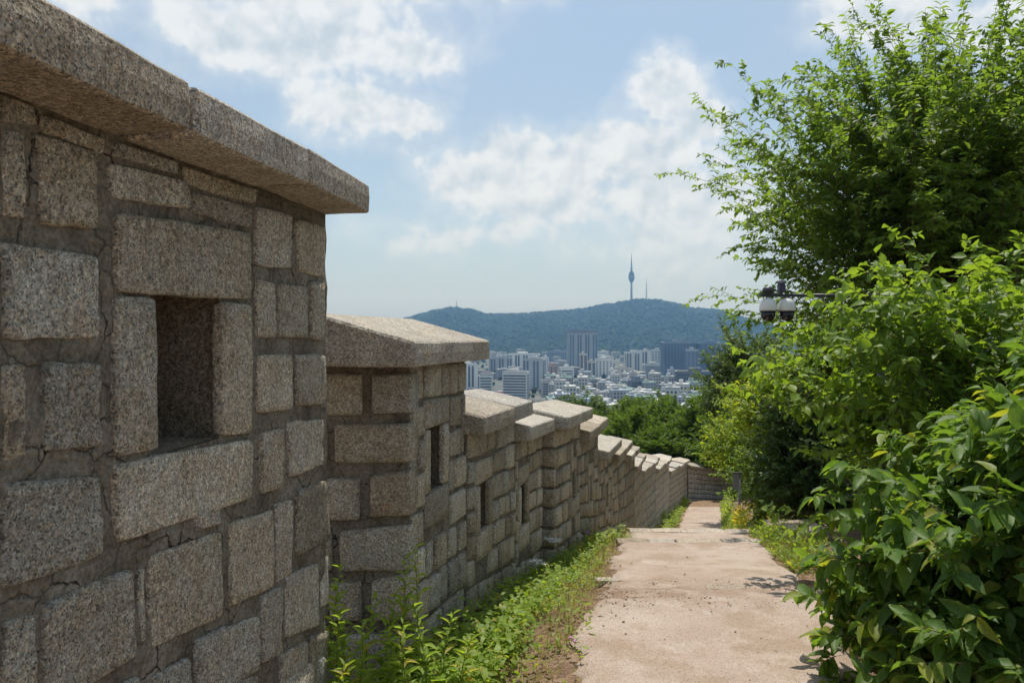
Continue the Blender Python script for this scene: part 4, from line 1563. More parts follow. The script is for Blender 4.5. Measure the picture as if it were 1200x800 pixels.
for k, (px, py, y, lab, fl) in enumerate(((648, 637, 7.9, 'flowering weed with a white flower head, nearest the pier end', (11, .034, M_PETAL)), (636, 668, 7.0, 'drooping white-flowered weed closer to the path', (7, .04, M_PETAL)),
                                          (617, 660, 6.8, 'green spire weed leaning on the wall by the white flowers', None), (678, 636, 9.6, 'white-flowered weed further along the wall foot', (7, .036, M_PETAL)),
                                          (692, 634, 10.2, 'pinkish flower head at the wall foot by the path step', (3, .04, M_PINK)), (690, 612, 10.4, 'tall green spire weed by the pink flower', None),
                                          (713, 606, 13.0, 'pale seed stalk standing against the far wall foot', (2, .04, M_PETAL)))):
    x = (px - 600) / 820.0 * y
    x = max(x, float(x_wall(y)) + .25)
    h = (HOR - py) / 820.0 * y - gz(x, y)
    weed(x, y, max(.25, h), 140 + k, lab, nleaf=16, flower=fl, leaf=.07, name='flowering_weed' if fl else 'tall_weed', group='flowering weeds at the wall foot' if fl else 'tall weeds at the wall foot')
x, y = on_path(684, 774)
weed(x - .03, y, .07, 170, 'tiny purple flower at the bottom left edge of the path', nleaf=7, flower=(2, .022, M_PINK), leaf=.05, name='flowering_weed', group='flowering weeds at the wall foot')

# ------------------------------------------------------------------ dome units on a pole, signboard
M_METAL = plain('dark_painted_metal', (.035, .035, .042), .45, .5, 20, .2)
M_WHITE = plain('white_plastic', (.72, .71, .66), .4, .5, 12, .06)
M_SMOKE = plain('smoked_dome', (.012, .012, .018), .12, .6)
M_PURPLE = plain('mauve_box', (.055, .05, .085), .5, .4, 20, .15)
px0 = lambda x, y, d: Vector(((x - 600) / 820.0 * d, d, (HOR - y) / 820.0 * d))
D = 9.0
base = Vector((4.75, D, gz(4.75, D)))
t = empty('camera_pole', base)
tag(t, 'dark metal pole with a long arm carrying two dome units, half hidden in leaves', 'pole')
MB().tube([(0, 0, -.2), (0, 0, (HOR - 344) / 820.0 * D - base.z)], [.055, .045], 12).build('pole', M_METAL, t, True)
MB().lathe([(.13, 0), (.13, .02), (.06, .03), (.06, .12)], 12).build('base_plate', M_METAL, t)
arm_z = (HOR - 346) / 820.0 * D - base.z
xl_ = px0(893, 346, D).x - base.x
MB().tube([(.05, 0, arm_z), (xl_ + .32, 0, arm_z)], .022, 10).build('arm', M_METAL, t, True)
MB().box(xl_ - .03, xl_ + .42, -.035, .035, arm_z - .02, arm_z + .018).build('crossbar', M_METAL, t)
mb = MB()
mb.box(xl_ + .21, xl_ + .29, -.04, .04, arm_z + .03, arm_z + .13)
mb.lathe([(.045, 0), (.05, .03), (.03, .06)], 10, (xl_ + .25, 0, arm_z + .13))
mb.build('junction_box', M_PURPLE, t)
MB().lathe([(.03, 0), (.07, .01), (.075, .06), (.05, .09), (.02, .095)], 14, (xl_ + .08, 0, arm_z + .02)).build('end_cap', M_METAL, t, True)
for k, (px, lab) in enumerate(((900, 'left white-hooded dome unit hanging from the dark arm'), (922, 'right white-hooded dome unit hanging from the dark arm, nearest the leaves'))):
    c = px0(px, 349, D)
    u = empty('dome_camera', (c.x, c.y, c.z - .30))
    tag(u, lab, 'security camera', 'dome units on the dark arm')
    MB().lathe([(.105, .135), (.108, .15), (.106, .20), (.093, .25), (.065, .285), (.03, .298), (.022, .32)], 20).build('hood', M_WHITE, u, True)
    MB().lathe([(.100, .118), (.104, .122), (.104, .134), (.09, .136)], 20).build('collar', M_METAL, u)
    MB().lathe([(.012, .0), (.05, .01), (.078, .035), (.09, .075), (.092, .118)], 20).build('dome', M_SMOKE, u, True)

D = 17.0
c = px0(866.5, 592, D)
zb = gz(c.x, D)
t = empty('signboard', (c.x, D, zb))
tag(t, 'small grey signboard on a thin post beside the lower path', 'sign')
hz_ = (HOR - 553) / 820.0 * D - zb
MB().tube([(0, 0, -.1), (0, 0, hz_ - .031)], .026, 10).build('post', plain('grey_metal', (.16, .17, .19), .5, .4, 10, .1, 0, .3), t, True)
MB().box(-.16, -.02, -.04, -.02, hz_ - .42, hz_ - .03).build('panel', plain('grey_panel', (.22, .23, .26), .6, .3, 6, .08), t)
MB().box(-.17, .05, -.045, .02, hz_ - .03, hz_ + .0).build('top_rail', M_METAL, t)

# ------------------------------------------------------------------ the hill across the city
HX = np.array([300, 380, 440, 468, 490, 510, 530, 550, 570, 590, 620, 650, 680, 700, 720, 740, 755, 770, 790, 810, 840, 865, 880, 920, 980, 1080, 1250], float)
HY = np.array([396, 390, 382, 375, 369, 363, 360, 362, 368, 368, 367, 364, 362, 358, 355, 351.5, 350.5, 351, 355, 360.5, 363, 370, 376, 386, 392, 398, 404], float)
HD = 3600.0
hx = np.linspace((300 - 600) / 820 * HD, (1250 - 600) / 820 * HD, 240)
hy = np.concatenate([np.linspace(2250, 3700, 100), np.linspace(3750, 5200, 16)])
hn, hn2 = np_noise(70), np_noise(71)


def hill_z(X, Y):
    pxx = 600 + X / HD * 820
    zr = (HOR - np.interp(pxx, HX, HY)) / 820 * HD - 9
    t = np.where(Y < HD, (Y - 2300) / (HD - 2300), 1 - (Y - HD) / 1700)
    t = np.clip(t, 0, 1)
    b = np.where(Y < HD, t ** 1.15 * .62 + .38 * t * t * (3 - 2 * t), t * t * (3 - 2 * t))
    z = -90 + (zr + 90) * b
    gul = (hn(X / 170 + Y / 900, Y / 700) + .5 * hn2(X / 70, Y / 160)) * 46 * t * (1 - t) * 2.6
    return z + np.where(Y < HD, gul, 0)


HXg, HYg = np.meshgrid(hx, hy)
HZg = hill_z(HXg, HYg)
n_x = len(hx)
ii = (np.arange(len(hy) - 1)[:, None] * n_x + np.arange(n_x - 1)[None, :]).ravel()
hill = link('hill', make_mesh('hill', np.stack([HXg.ravel(), HYg.ravel(), HZg.ravel()], 1), np.stack([ii, ii + 1, ii + n_x + 1, ii + n_x], 1), M_FOREST, True))
tag(hill, 'broad wooded hill rising behind the city', 'hill', kind='structure')
rg = np.random.default_rng(5)
v1, f1 = ico(1)
v1, f1 = np.array(v1), np.array(f1)
N = 20000
pxx = rg.uniform(310, 905, N)
Yh = HD - (HD - 2330) * rg.random(N) ** 1.25
Yh[:1500] = HD + rg.uniform(-40, 20, 1500)
Xh = (pxx - 600) / 820 * Yh
Rh = 3.5 + 9.5 * rg.random(N) ** 2.2
Zh = hill_z(Xh, Yh) + Rh * .35
V = v1[None] * Rh[:, None, None] * np.array([1, 1, .95]) * (1 + .18 * rg.standard_normal((N, 12, 1))) if len(v1) == 12 else v1[None] * Rh[:, None, None] * (1 + .15 * rg.standard_normal((N, len(v1), 1)))
V = V + np.stack([Xh, Yh, Zh], 1)[:, None]
FF = f1[None] + (np.arange(N) * len(v1))[:, None, None]
fo = link('hill_forest', make_mesh('hill_forest', V.reshape(-1, 3), FF.reshape(-1, 3), M_FOREST, True))
tag(fo, 'unbroken forest covering the hill behind the city', 'forest', kind='stuff')
# far range
fx = np.linspace((-200 - 600) / 820 * 7500, (620 - 600) / 820 * 7500, 160)
fp = np.interp(600 + fx / 7500 * 820, [-200, 0, 120, 250, 330, 380, 425, 440, 452, 470, 520, 620], [384, 374, 380, 372, 381, 384, 379, 374, 371, 376, 384, 390]) + np.array([1.2 * fbm(x / 140, 3.0) for x in fx])
fz = (HOR - fp) / 820 * 7500
V, FFl = [], []
for i, x in enumerate(fx):
    V += [(x, 7000, -90), (x, 7500, fz[i]), (x, 8200, -90)]
for i in range(len(fx) - 1):
    b = i * 3
    FFl += [(b, b + 3, b + 4, b + 1), (b + 1, b + 4, b + 5, b + 2)]
far = link('far_hill', make_mesh('far_hill', V, FFl, M_FOREST, True))
tag(far, 'pale blue mountain barely visible behind the hill at its left', 'hill', kind='structure')

# towers on the hill
M_CONC = plain('tower_concrete', (.30, .30, .31), .8, .2, .05, .1)
M_CONC_D = plain('tower_dark', (.10, .11, .13), .6, .3)
M_RED = plain('mast_red', (.35, .12, .09), .7, .2)
m_px = HD / 820.0
X0 = (740 - 600) * m_px
zb = (HOR - 353) * m_px
t = empty('observation_tower', (X0, HD, zb))
tag(t, 'slender observation tower with round deck and needle mast on the hilltop', 'tower')
tz = lambda py: (HOR - py) * m_px - zb
MB().lathe([(9, -10), (8.2, 5), (6.4, 14), (5.6, 40), (5.2, tz(331))], 20).build('shaft', M_CONC, t, True)
MB().lathe([(5.5, tz(331)), (10, tz(329.5)), (15, tz(327)), (16.0, tz(325)), (16.0, tz(323.4)), (14.5, tz(323.2)), (14.5, tz(321.8)), (13.2, tz(321.4)), (12.6, tz(319.2)), (8, tz(318.4)), (6, tz(317.6))], 24).build('observation_deck', M_CONC_D, t)
MB().lathe([(16.3, tz(324.9)), (16.5, tz(324.6)), (16.5, tz(324.1)), (16.3, tz(323.8))], 24).build('deck_rail', M_CONC, t)
MB().lathe([(5.6, tz(317.6)), (5.2, tz(314)), (3.6, tz(313.6)), (3.2, tz(308))], 12).build('mast_base', M_CONC, t)
MB().lathe([(2.6, tz(308)), (2.2, tz(303)), (1.3, tz(302.8)), (1.0, tz(297))], 10).build('needle', M_RED, t)
for k in range(3):
    zz = tz(315.5 - 3.2 * k)
    MB().lathe([(5.4 - k * .8, zz), (6.6 - k * .8, zz + .6), (6.6 - k * .8, zz + 2.2), (5.4 - k * .8, zz + 2.8)], 12).build('antenna_ring', M_CONC_D, t)


def mast(px, ytop, ybot, w, label, d=HD):
    k = d / 820.0
    X, zb, h = (px - 600) * k, (HOR - ybot) * k, (ybot - ytop) * k
    t = empty('lattice_mast', (X, d, zb))
    tag(t, label, 'mast', 'radio masts on the hill')
    for sx in (-1, 1):
        for sy in (-1, 1):
            MB().tube([(sx * w, sy * w, -8), (sx * w * .25, sy * w * .25, h * .8)], [.9, .5], 5).build('leg', M_CONC_D, t)
    mb = MB()
    for i in range(9):
        f0 = i / 9.0
        a, b = w * (1 - .75 * f0), w * (1 - .75 * (f0 + 1 / 9.0))
        z0, z1 = h * .8 * f0, h * .8 * (f0 + 1 / 9.0)
        for s in (-1, 1):
            mb.tube([(-a, s * a, z0), (b, s * b, z1)], .4, 4)
            mb.tube([(s * a, -a, z0), (s * b, b, z1)], .4, 4)
    mb.build('bracing', M_CONC_D, t)
    MB().tube([(0, 0, h * .75), (0, 0, h)], [.8, .35], 6).build('spire', M_CONC_D, t)


mast(757.5, 325, 352, 3.2, 'thin lattice mast standing right of the observation tower')
mast(535, 351, 363, 3.0, 'small lattice mast on the left summit of the hill')

# ------------------------------------------------------------------ the city
GZ0 = -85.0
PAL = {}


def bmat(c):
    key = tuple(round(v, 3) for v in c)
    if key not in PAL:
        PAL[key] = plain('facade_%d' % len(PAL), c, .8, .2, .06, .08)
    return PAL[key]


M_GLASS = plain('window_glass', (.045, .06, .085), .3, .6, .03, .4)
M_GLASS_B = plain('window_blue', (.07, .12, .19), .3, .6, .03, .3)
M_ROOF = plain('flat_roof', (.34, .35, .35), .9, .1, .08, .2)


def building(name, label, x0, x1, ytop, d, wall, style='grid', depth=None, rz=0.0, glass=None, roof_unit=True, group='tall buildings of the city', ground=None, floor=3.3, bay=5.0):
    k = d / 820.0
    X = ((x0 + x1) / 2 - 600) * k
    w = (x1 - x0) * k / (abs(math.cos(rz)) + .45 * abs(math.sin(rz)))
    dp = depth or max(12.0, w * .55)
    base = GZ0 if ground is None else ground
    h = (HOR - ytop) * k - base
    t = empty(name, (X, d, base), rz)
    tag(t, label, 'building', group)
    MB().box(-w / 2, w / 2, -dp / 2, dp / 2, -5, h).build('wall', bmat(wall), t)
    mb = MB()
    ov = .25
    mb.box(-w / 2 - ov, w / 2 + ov, -dp / 2 - ov, dp / 2 + ov, h + .01, h + .5)
    rf = mb.build('roof', M_ROOF, t)
    for a in ((-w / 2 - ov, w / 2 + ov, -dp / 2 - ov, -dp / 2), (-w / 2 - ov, w / 2 + ov, dp / 2, dp / 2 + ov)):
        MB().box(a[0], a[1], a[2], a[3], h + .51, h + 1.5).build('parapet', bmat(wall), rf)
    if roof_unit:
        MB().box(-w * .18, w * .12, -dp * .25, dp * .25, h + .51, h + 4.5).build('roof_unit', bmat(tuple(v * .9 for v in wall)), rf)
    g = MB()
    nf = max(2, int((h - 3) / floor))
    for face in range(3):                       # front and both sides
        L = w if face == 0 else dp
        nb = max(2, int(L / bay))
        for f in range(nf):
            z0 = 2.5 + f * (h - 4) / nf
            z1 = z0 + floor * .55
            if style == 'ribbon':
                spans = [(-L / 2 + 1.2, L / 2 - 1.2)]
            elif style == 'column':
                spans = [(-L / 2 + (i + .18) * L / nb, -L / 2 + (i + .82) * L / nb) for i in range(nb) if i % 3 != 2]
                z1 = z0 + floor * .93
            elif style == 'curtain':
                spans = [(-L / 2 + (i + .05) * L / nb, -L / 2 + (i + .95) * L / nb) for i in range(nb)]
                z1 = z0 + floor * .85
            elif style == 'blank' and face:
                spans = []
            else:
                spans = [(-L / 2 + (i + .25) * L / nb, -L / 2 + (i + .75) * L / nb) for i in range(nb)]
            for a, b in spans:
                e = .06
                if face == 0:
                    g.quad((a, -dp / 2 - e, z0), (b, -dp / 2 - e, z0), (b, -dp / 2 - e, z1), (a, -dp / 2 - e, z1))
                elif face == 1:
                    g.quad((w / 2 + e, a, z0), (w / 2 + e, b, z0), (w / 2 + e, b, z1), (w / 2 + e, a, z1))
                else:
                    g.quad((-w / 2 - e, b, z0), (-w / 2 - e, a, z0), (-w / 2 - e, a, z1), (-w / 2 - e, b, z1))
    o = g.build('windows', glass or M_GLASS, t)
    o['kind'] = 'stuff'
    if style == 'column':                        # stacked balconies read as vertical ribs
        nb = max(2, int(w / bay))
        for i in range(2, nb, 3):
            xa = -w / 2 + (i + .5) * w / nb
            MB().box(xa - .5, xa + .5, -dp / 2 - .9, -dp / 2 - .01, 1, h - .5).build('rib', bmat(tuple(min(.8, v * 1.12) for v in wall)), t)
    return t, w, dp, h


WH, CR, GR, BL, PK, DK = (.74, .75, .75), (.62, .58, .52), (.33, .35, .38), (.24, .30, .38), (.50, .36, .32), (.12, .135, .16)
building('apartment_block', 'white apartment slab at the far left edge of the city, below the gabled cap', 533, 560, 427, 1000, WH, 'column', rz=.25)
tb, w_, dp_, h_ = building('apartment_block', 'small white block with a dark hipped roof beside the leftmost slab', 562, 577, 439, 900, WH, 'ribbon', roof_unit=False)
mb = MB()
b0 = [(-w_ / 2 - .5, -dp_ / 2 - .5, h_ + .6), (w_ / 2 + .5, -dp_ / 2 - .5, h_ + .6), (w_ / 2 + .5, dp_ / 2 + .5, h_ + .6), (-w_ / 2 - .5, dp_ / 2 + .5, h_ + .6)]
rt = [(-w_ * .2, 0, h_ + 6), (w_ * .2, 0, h_ + 6)]
mb.quad(b0[0], b0[1], rt[1], rt[0]); mb.quad(b0[1], b0[2], rt[1]); mb.quad(b0[2], b0[3], rt[0], rt[1]); mb.quad(b0[3], b0[0], rt[0]); mb.quad(b0[3], b0[2], b0[1], b0[0])
mb.build('hipped_roof', plain('dark_tile', (.10, .10, .12), .7, .2), tb)
building('apartment_block', 'wide grey apartment slab behind the hipped roof', 573, 600, 419, 1350, (.45, .47, .5), 'column', rz=.15)
building('apartment_block', 'long white apartment slab with stepped roofline left of the dark-sided tower', 594, 633, 415, 1400, WH, 'column', rz=-.1)
tb, w_, dp_, h_ = building('office_block', 'squat white office block with horizontal window bands nearest the capstones', 589, 620, 436, 830, (.68, .68, .67), 'ribbon', rz=-.2)
MB().box(-w_ / 2 - 6.5, -w_ / 2 - .3, -dp_ / 2 - 1, dp_ / 2 * .2, -2, h_ * .33).build('annex', bmat(GR), tb)
MB().box(-w_ / 2 - 6.0, -w_ / 2 - .5, -dp_ / 2 - 1.3, -dp_ / 2 - 1.02, h_ * .12, h_ * .33).build('billboard', plain('magenta_board', (.55, .12, .25), .6, .3), tb)
building('office_tower', 'tower with dark glass side and white flank behind the squat white block', 613, 641, 421, 980, (.5, .52, .55), 'column', rz=-.45, glass=M_GLASS_B)
building('apartment_block', 'narrow pale tower close right of the dark-sided tower', 636, 643, 419, 1250, WH, 'grid')
building('apartment_block', 'pinkish tower of middling height left of the tallest pair', 643, 653, 428, 1180, PK, 'grid', rz=.1)
building('office_block', 'white block with bold horizontal bands in front of the tallest pair', 656, 672, 431, 960, WH, 'ribbon', rz=.1)
building('office_tower', 'hazy dark slab far behind the pinkish tower', 641, 666, 412, 1800, (.22, .26, .32), 'grid', group=None)
tb, w_, dp_, h_ = building('high_rise', 'tallest high-rise of the city with vertical white ribs and dark crown', 665, 699, 391, 1400, (.38, .41, .45), 'column', rz=.08, glass=M_GLASS_B, depth=32)
MB().box(-w_ / 2 - .6, w_ / 2 + .6, -dp_ / 2 - .6, dp_ / 2 + .6, h_ + 1.6, h_ + 8).build('crown_band', bmat((.2, .23, .28)), tb)
building('apartment_block', 'beige tower standing before the tallest high-rise, left one', 679, 688, 415, 1250, CR, 'column')
building('apartment_block', 'lower beige tower standing before the tallest high-rise, right one', 688, 698, 424, 1200, CR, 'column')
building('office_block', 'pale square block right of the tallest high-rise', 697, 718, 421, 1200, WH, 'grid', rz=-.1)
building('office_block', 'small white block peeping above the pale square block', 701, 712, 412, 2200, WH, 'ribbon')
building('apartment_block', 'white apartment slab with notched roof in the middle of the city', 732, 752, 413, 1350, (.66, .67, .67), 'column', rz=.1)
building('apartment_block', 'white apartment tower joined to the notched slab on its right', 751, 762, 411, 1380, (.66, .67, .67), 'column')
building('office_block', 'pale block with a stepped top left of the blue glass office', 763, 777, 410, 1500, (.55, .58, .58), 'grid', rz=-.1)
building('office_block', 'long low pale block under the stepped top', 754, 777, 427, 1250, (.55, .57, .58), 'ribbon')
building('glass_office', 'large blue glass office with a flat pale roof', 776, 816, 401, 1150, (.22, .29, .37), 'curtain', rz=0, glass=M_GLASS_B, depth=30)
building('glass_office', 'lighter glass wing set before the large blue office', 804, 818, 410, 1110, (.42, .48, .55), 'curtain', glass=M_GLASS_B, depth=12)
building('glass_office', 'darker blue glass office rightmost, touching the trees', 817, 846, 402, 1140, (.15, .22, .32), 'curtain', glass=M_GLASS_B, depth=30)
tb, w_, dp_, h_ = building('dark_office', 'dark office with banded floors and a red sign before the glass offices', 791, 840, 435, 860, DK, 'ribbon', rz=-.12, depth=25)
MB().box(w_ * -.02, w_ * .26, -dp_ / 2 - 1.2, -dp_ / 2 - .4, h_ * .04, h_ * .22).build('sign_board', plain('red_board', (.62, .06, .07), .6, .3), tb)
ring = []
mb = MB()
cx_, cz_ = w_ * .19, h_ * .13
for i in range(14):
    a0, a1 = R(50 + i * 260 / 14), R(50 + (i + 1) * 260 / 14)
    mb.quad((cx_ + 1.8 * math.cos(a0), -dp_ / 2 - 1.26, cz_ + 2.2 * math.sin(a0)), (cx_ + 3.2 * math.cos(a0), -dp_ / 2 - 1.26, cz_ + 3.6 * math.sin(a0)),
            (cx_ + 3.2 * math.cos(a1), -dp_ / 2 - 1.26, cz_ + 3.6 * math.sin(a1)), (cx_ + 1.8 * math.cos(a1), -dp_ / 2 - 1.26, cz_ + 2.2 * math.sin(a1)))
mb.build('sign_mark', M_WHITE, tb)
building('office_block', 'pale office with grid windows at the left of the dark office', 783, 792, 434, 900, (.42, .45, .5), 'grid')
building('office_block', 'dark blue-grey mid-rise among the low roofs left of the dark office', 737, 757, 445, 850, (.17, .21, .26), 'ribbon', rz=.12)
building('office_block', 'grey slab rising behind the dark blue-grey mid-rise', 738, 746, 438, 900, (.42, .44, .46), 'grid')
building('office_block', 'cream low block between the pale square block and the notched slab', 720, 736, 431, 1080, CR, 'grid', rz=.15)
building('school_block', 'tiny white building alone on the wooded slope of the hill', 714, 722, 403, 2650, (.7, .7, .68), 'ribbon', group=None, ground=-48)
building('office_block', 'small grey-white blocky building between the banded block and the low roofs', 634, 652, 446, 880, (.5, .5, .5), 'ribbon', rz=.1)

# dense low-rise quarter: a few prototypes copied house by house
WCOL = [('white', (.56, .55, .52)), ('grey', (.40, .41, .42)), ('pale grey', (.56, .57, .57)), ('beige', (.55, .50, .42)), ('pale blue', (.45, .50, .54))]
RCOL = [('pale roof', (.52, .53, .53)), ('green roof', (.24, .36, .31)), ('grey roof', (.30, .31, .32)), ('blue-grey roof', (.30, .36, .42))]
protos = []
rr = random.Random(14)
for i in range(12):
    wn, wc_ = WCOL[i % 5]
    rn, rc_ = RCOL[(i + i // 5) % 4]
    w, dp, h = rr.uniform(9, 15), rr.uniform(9, 13), rr.choice((7, 9, 10, 13, 16, 19))
    meshes = [('wall', MB().box(-w / 2, w / 2, -dp / 2, dp / 2, -3, h).mesh('wall', bmat(wc_)))]
    meshes.append(('roof', MB().box(-w / 2 - .3, w / 2 + .3, -dp / 2 - .3, dp / 2 + .3, h + .01, h + .8).mesh('roof', plain('roof_' + rn.replace(' ', '_') + str(i), rc_, .8, .2, .3, .15))))
    mb = MB().box(-w * .35, -w * .05, -dp * .1, dp * .3, h + .81, h + 3.3)
    meshes.append(('stair_house', mb.mesh('stair_house', bmat(tuple(min(.7, v * 1.1) for v in wc_)))))
    g = MB()
    for f in range(int(h / 3)):
        for b in range(int(w / 3)):
            xa = -w / 2 + 1 + b * 3
            g.quad((xa, -dp / 2 - .06, 1 + f * 3), (xa + 1.7, -dp / 2 - .06, 1 + f * 3), (xa + 1.7, -dp / 2 - .06, 2.5 + f * 3), (xa, -dp / 2 - .06, 2.5 + f * 3))
        for b in range(int(dp / 3)):
            ya = -dp / 2 + 1 + b * 3
            for s in (-1, 1):
                q = [(s * (w / 2 + .06), ya, 1 + f * 3), (s * (w / 2 + .06), ya + 1.6, 1 + f * 3), (s * (w / 2 + .06), ya + 1.6, 2.5 + f * 3), (s * (w / 2 + .06), ya, 2.5 + f * 3)]
                g.quad(*(q if s > 0 else q[::-1]))
    meshes.append(('windows', g.mesh('windows', M_GLASS)))
    protos.append((meshes, '%s-walled %sed low-rise' % (wn, rn.replace(' roof', '-roof')), '%s low-rises with %s in the dense quarter' % (wn, rn)))
count = 0
LM = [(548, 'below the leftmost slab'), (580, 'below the hipped roof block'), (618, 'below the squat white office block'), (645, 'below the pinkish tower'), (664, 'below the banded white block'), (684, 'below the tallest high-rise'), (708, 'below the pale square block'),
      (728, 'below the cream block'), (747, 'below the dark mid-rise'), (768, 'left of the dark office'), (815, 'below the dark office'), (845, 'beside the trees')]
mids = []
for i in range(6):
    wc_ = [WH, CR, (.45, .47, .5), (.58, .58, .56), (.36, .38, .41), (.5, .42, .37)][i]
    w, dp, h = rr.uniform(16, 30), rr.uniform(12, 18), rr.choice((20, 26, 32, 38, 44))
    meshes = [('wall', MB().box(-w / 2, w / 2, -dp / 2, dp / 2, -3, h).mesh('wall', bmat(wc_))),
              ('roof', MB().box(-w / 2 - .3, w / 2 + .3, -dp / 2 - .3, dp / 2 + .3, h + .01, h + 1.1).mesh('roof', M_ROOF)),
              ('roof_unit', MB().box(-w * .3, w * .05, -dp * .3, dp * .2, h + 1.11, h + 4.6).mesh('roof_unit', bmat(wc_)))]
    g = MB()
    for f in range(int(h / 3.2)):
        z0 = 1.2 + f * 3.2
        if i % 2:
            g.quad((-w / 2 + .8, -dp / 2 - .06, z0), (w / 2 - .8, -dp / 2 - .06, z0), (w / 2 - .8, -dp / 2 - .06, z0 + 1.5), (-w / 2 + .8, -dp / 2 - .06, z0 + 1.5))
        else:
            for b in range(int(w / 3.2)):
                xa = -w / 2 + .8 + b * 3.2
                g.quad((xa, -dp / 2 - .06, z0), (xa + 1.8, -dp / 2 - .06, z0), (xa + 1.8, -dp / 2 - .06, z0 + 1.8), (xa, -dp / 2 - .06, z0 + 1.8))
        for b in range(int(dp / 3.2)):
            ya = -dp / 2 + .8 + b * 3.2
            for sg in (-1, 1):
                q = [(sg * (w / 2 + .06), ya, z0), (sg * (w / 2 + .06), ya + 1.6, z0), (sg * (w / 2 + .06), ya + 1.6, z0 + 1.6), (sg * (w / 2 + .06), ya, z0 + 1.6)]
                g.quad(*(q if sg > 0 else q[::-1]))
    meshes.append(('windows', g.mesh('windows', M_GLASS)))
    mids.append((meshes, ['white gridded', 'cream banded', 'blue-grey gridded', 'pale banded', 'grey gridded', 'tan banded'][i] + ' mid-rise', 'mid-rise blocks before the hill'))
d = 560.0
while d < 2300:
    near = d < 1000
    step = 19.5 if near else 52
    xlo, xhi = (640, 850) if d < 1000 else (545, 850)
    k = d / 820.0
    nx = max(1, int((xhi - xlo) * k / step))
    for i in range(nx):
        if rr.random() < (.10 if near else .45):
            continue
        px = xlo + (xhi - xlo) * (i + rr.uniform(.2, .8)) / nx
        X, Y = (px - 600) * k, d + rr.uniform(-7, 7)
        meshes, lab, grp = protos[rr.randrange(12)] if near else mids[rr.randrange(6)]
        rt = empty('low_rise_house' if near else 'mid_rise_block', (X, Y, GZ0 + rr.uniform(-1, 2)), rr.choice((0, .3, -.35, .15)) + rr.uniform(-.08, .08))
        row = 'in the nearest rows' if d < 640 else ('in the near rows' if d < 740 else ('in the middle rows' if d < 860 else ('in the back rows' if d < 1000 else ('behind the low houses' if d < 1400 else ('towards the hill' if d < 1900 else 'at the hill foot')))))
        rot = rt.rotation_euler[2]
        s_ = rr.uniform(.85, 1.15) * (1.08 if near else 1.0)
        sz_ = rr.uniform(.75, 1.25) if near else rr.uniform(.3, .55)
        look = ('taller ' if sz_ > (1.0 if near else .42) else 'lower ') + ('angled ' if rot > .22 or rot < -.22 else '')
        tag(rt, '%s%s, %s, %s' % (look, lab, row, min(LM, key=lambda q: abs(q[0] - px))[1]), 'house' if near else 'building', grp)
        rt.scale = (s_, s_, s_ * sz_)
        for nm, me in meshes:
            o = link(nm, me, rt)
            if nm == 'windows':
                o['kind'] = 'stuff'
        count += 1
    d += step * (1.08 if near else 1.7)

# street trees between the houses
n = 420
rg = np.random.default_rng(77)
Yt = rg.uniform(470, 2300, n)
Xt = (rg.uniform(520, 860, n) - 600) / 820 * Yt
Rt = rg.uniform(2.0, 4.5, n)
V = v1[None] * Rt[:, None, None] * (1 + .2 * rg.standard_normal((n, len(v1), 1))) + np.stack([Xt, Yt, GZ0 + Rt * .9], 1)[:, None]
FF = f1[None] + (np.arange(n) * len(v1))[:, None, None]
tag(link('street_trees', make_mesh('street_trees', V.reshape(-1, 3), FF.reshape(-1, 3), M_FOREST, True)), 'dark street trees dotted between the city roofs', 'trees', kind='stuff')

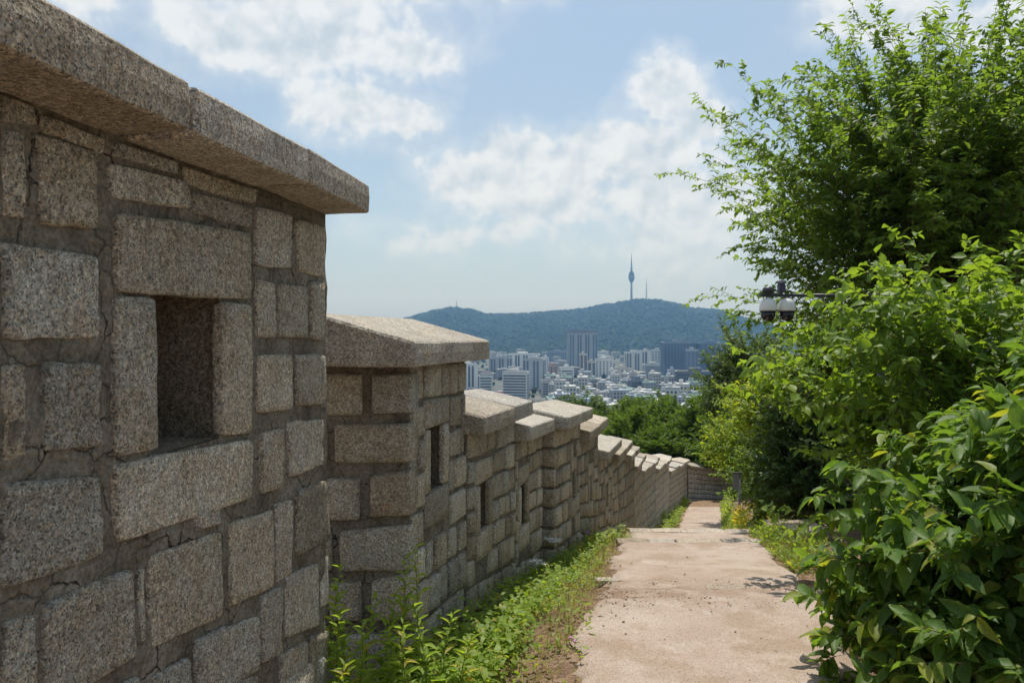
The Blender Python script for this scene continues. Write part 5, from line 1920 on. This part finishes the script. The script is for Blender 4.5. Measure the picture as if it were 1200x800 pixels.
# the rest of the city, left of what the wall lets us see, and the woods on the slope below the wall
mb = MB()
for k in range(1500):
    dd = 480 + 1900 * rr.random() ** 1.2
    px = rr.uniform(-500, 538)
    X, Y = (px - 600) / 820 * dd, dd
    w, dp, h = rr.uniform(8, 16), rr.uniform(8, 14), rr.choice((7, 9, 11, 14, 18)) if rr.random() < .82 else rr.uniform(24, 60)
    mb.box(X - w / 2, X + w / 2, Y - dp / 2, Y + dp / 2, GZ0 - 3, GZ0 + h)
    if rr.random() < .6:
        mb.box(X - w * .3, X, Y - dp * .2, Y + dp * .2, GZ0 + h + .01, GZ0 + h + 2.6)
tag(mb.build('far_city_blocks', bmat((.5, .5, .49))), 'pale mass of far city blocks at the left of the view', 'city', kind='stuff')
n = 2600
Yt = 55 + 420 * rg.random(n) ** 1.3
Xt = (rg.uniform(-600, 1500, n) - 600) / 820 * Yt
Rt = rg.uniform(1.4, 3.2, n)
hide = (600 + Xt / Yt * 820 > 560) & (600 + Xt / Yt * 820 < 880) & (Yt < 90)
V = v1[None] * Rt[:, None, None] * (1 + .28 * rg.standard_normal((n, len(v1), 1))) + np.stack([Xt, Yt, ground_z(Xt, Yt) + Rt * .6], 1)[:, None]
V = V[~hide]
FF = f1[None] + (np.arange(len(V)) * len(v1))[:, None, None]
tag(link('slope_woods', make_mesh('slope_woods', V.reshape(-1, 3), FF.reshape(-1, 3), plain('slope_leaf', (.05, .085, .022), .9, .2, 1.5, .6), True)), 'woods on the slope falling from the wall to the city', 'woods', kind='stuff')

# ------------------------------------------------------------------ summer haze
me = MB().box(-9100, 9200, -9100, 9150, -110, 420).mesh('haze', None)
hm = bpy.data.materials.new('haze_air')
hm.use_nodes = True
H = NT(hm.node_tree)
H.n.clear()
ho = H.node('ShaderNodeOutputMaterial')
hv = H.node('ShaderNodeVolumePrincipled')
hv.inputs['Color'].default_value = c4(.25, .535, 1.0)
hv.inputs['Absorption Color'].default_value = c4(1, 1, 1)
hv.inputs['Density'].default_value = 1.75e-4
hv.inputs['Anisotropy'].default_value = 0.35
H.l.new(hv.outputs[0], ho.inputs['Volume'])
me.materials.append(hm)
haze = link('haze', me)
tag(haze, 'thin blue summer haze over the city', 'haze', kind='stuff')
print('objects', len(bpy.data.objects), 'houses', count, 'tris', sum(len(o.data.loops) - 2 * len(o.data.polygons) for o in bpy.data.objects if o.type == 'MESH'))
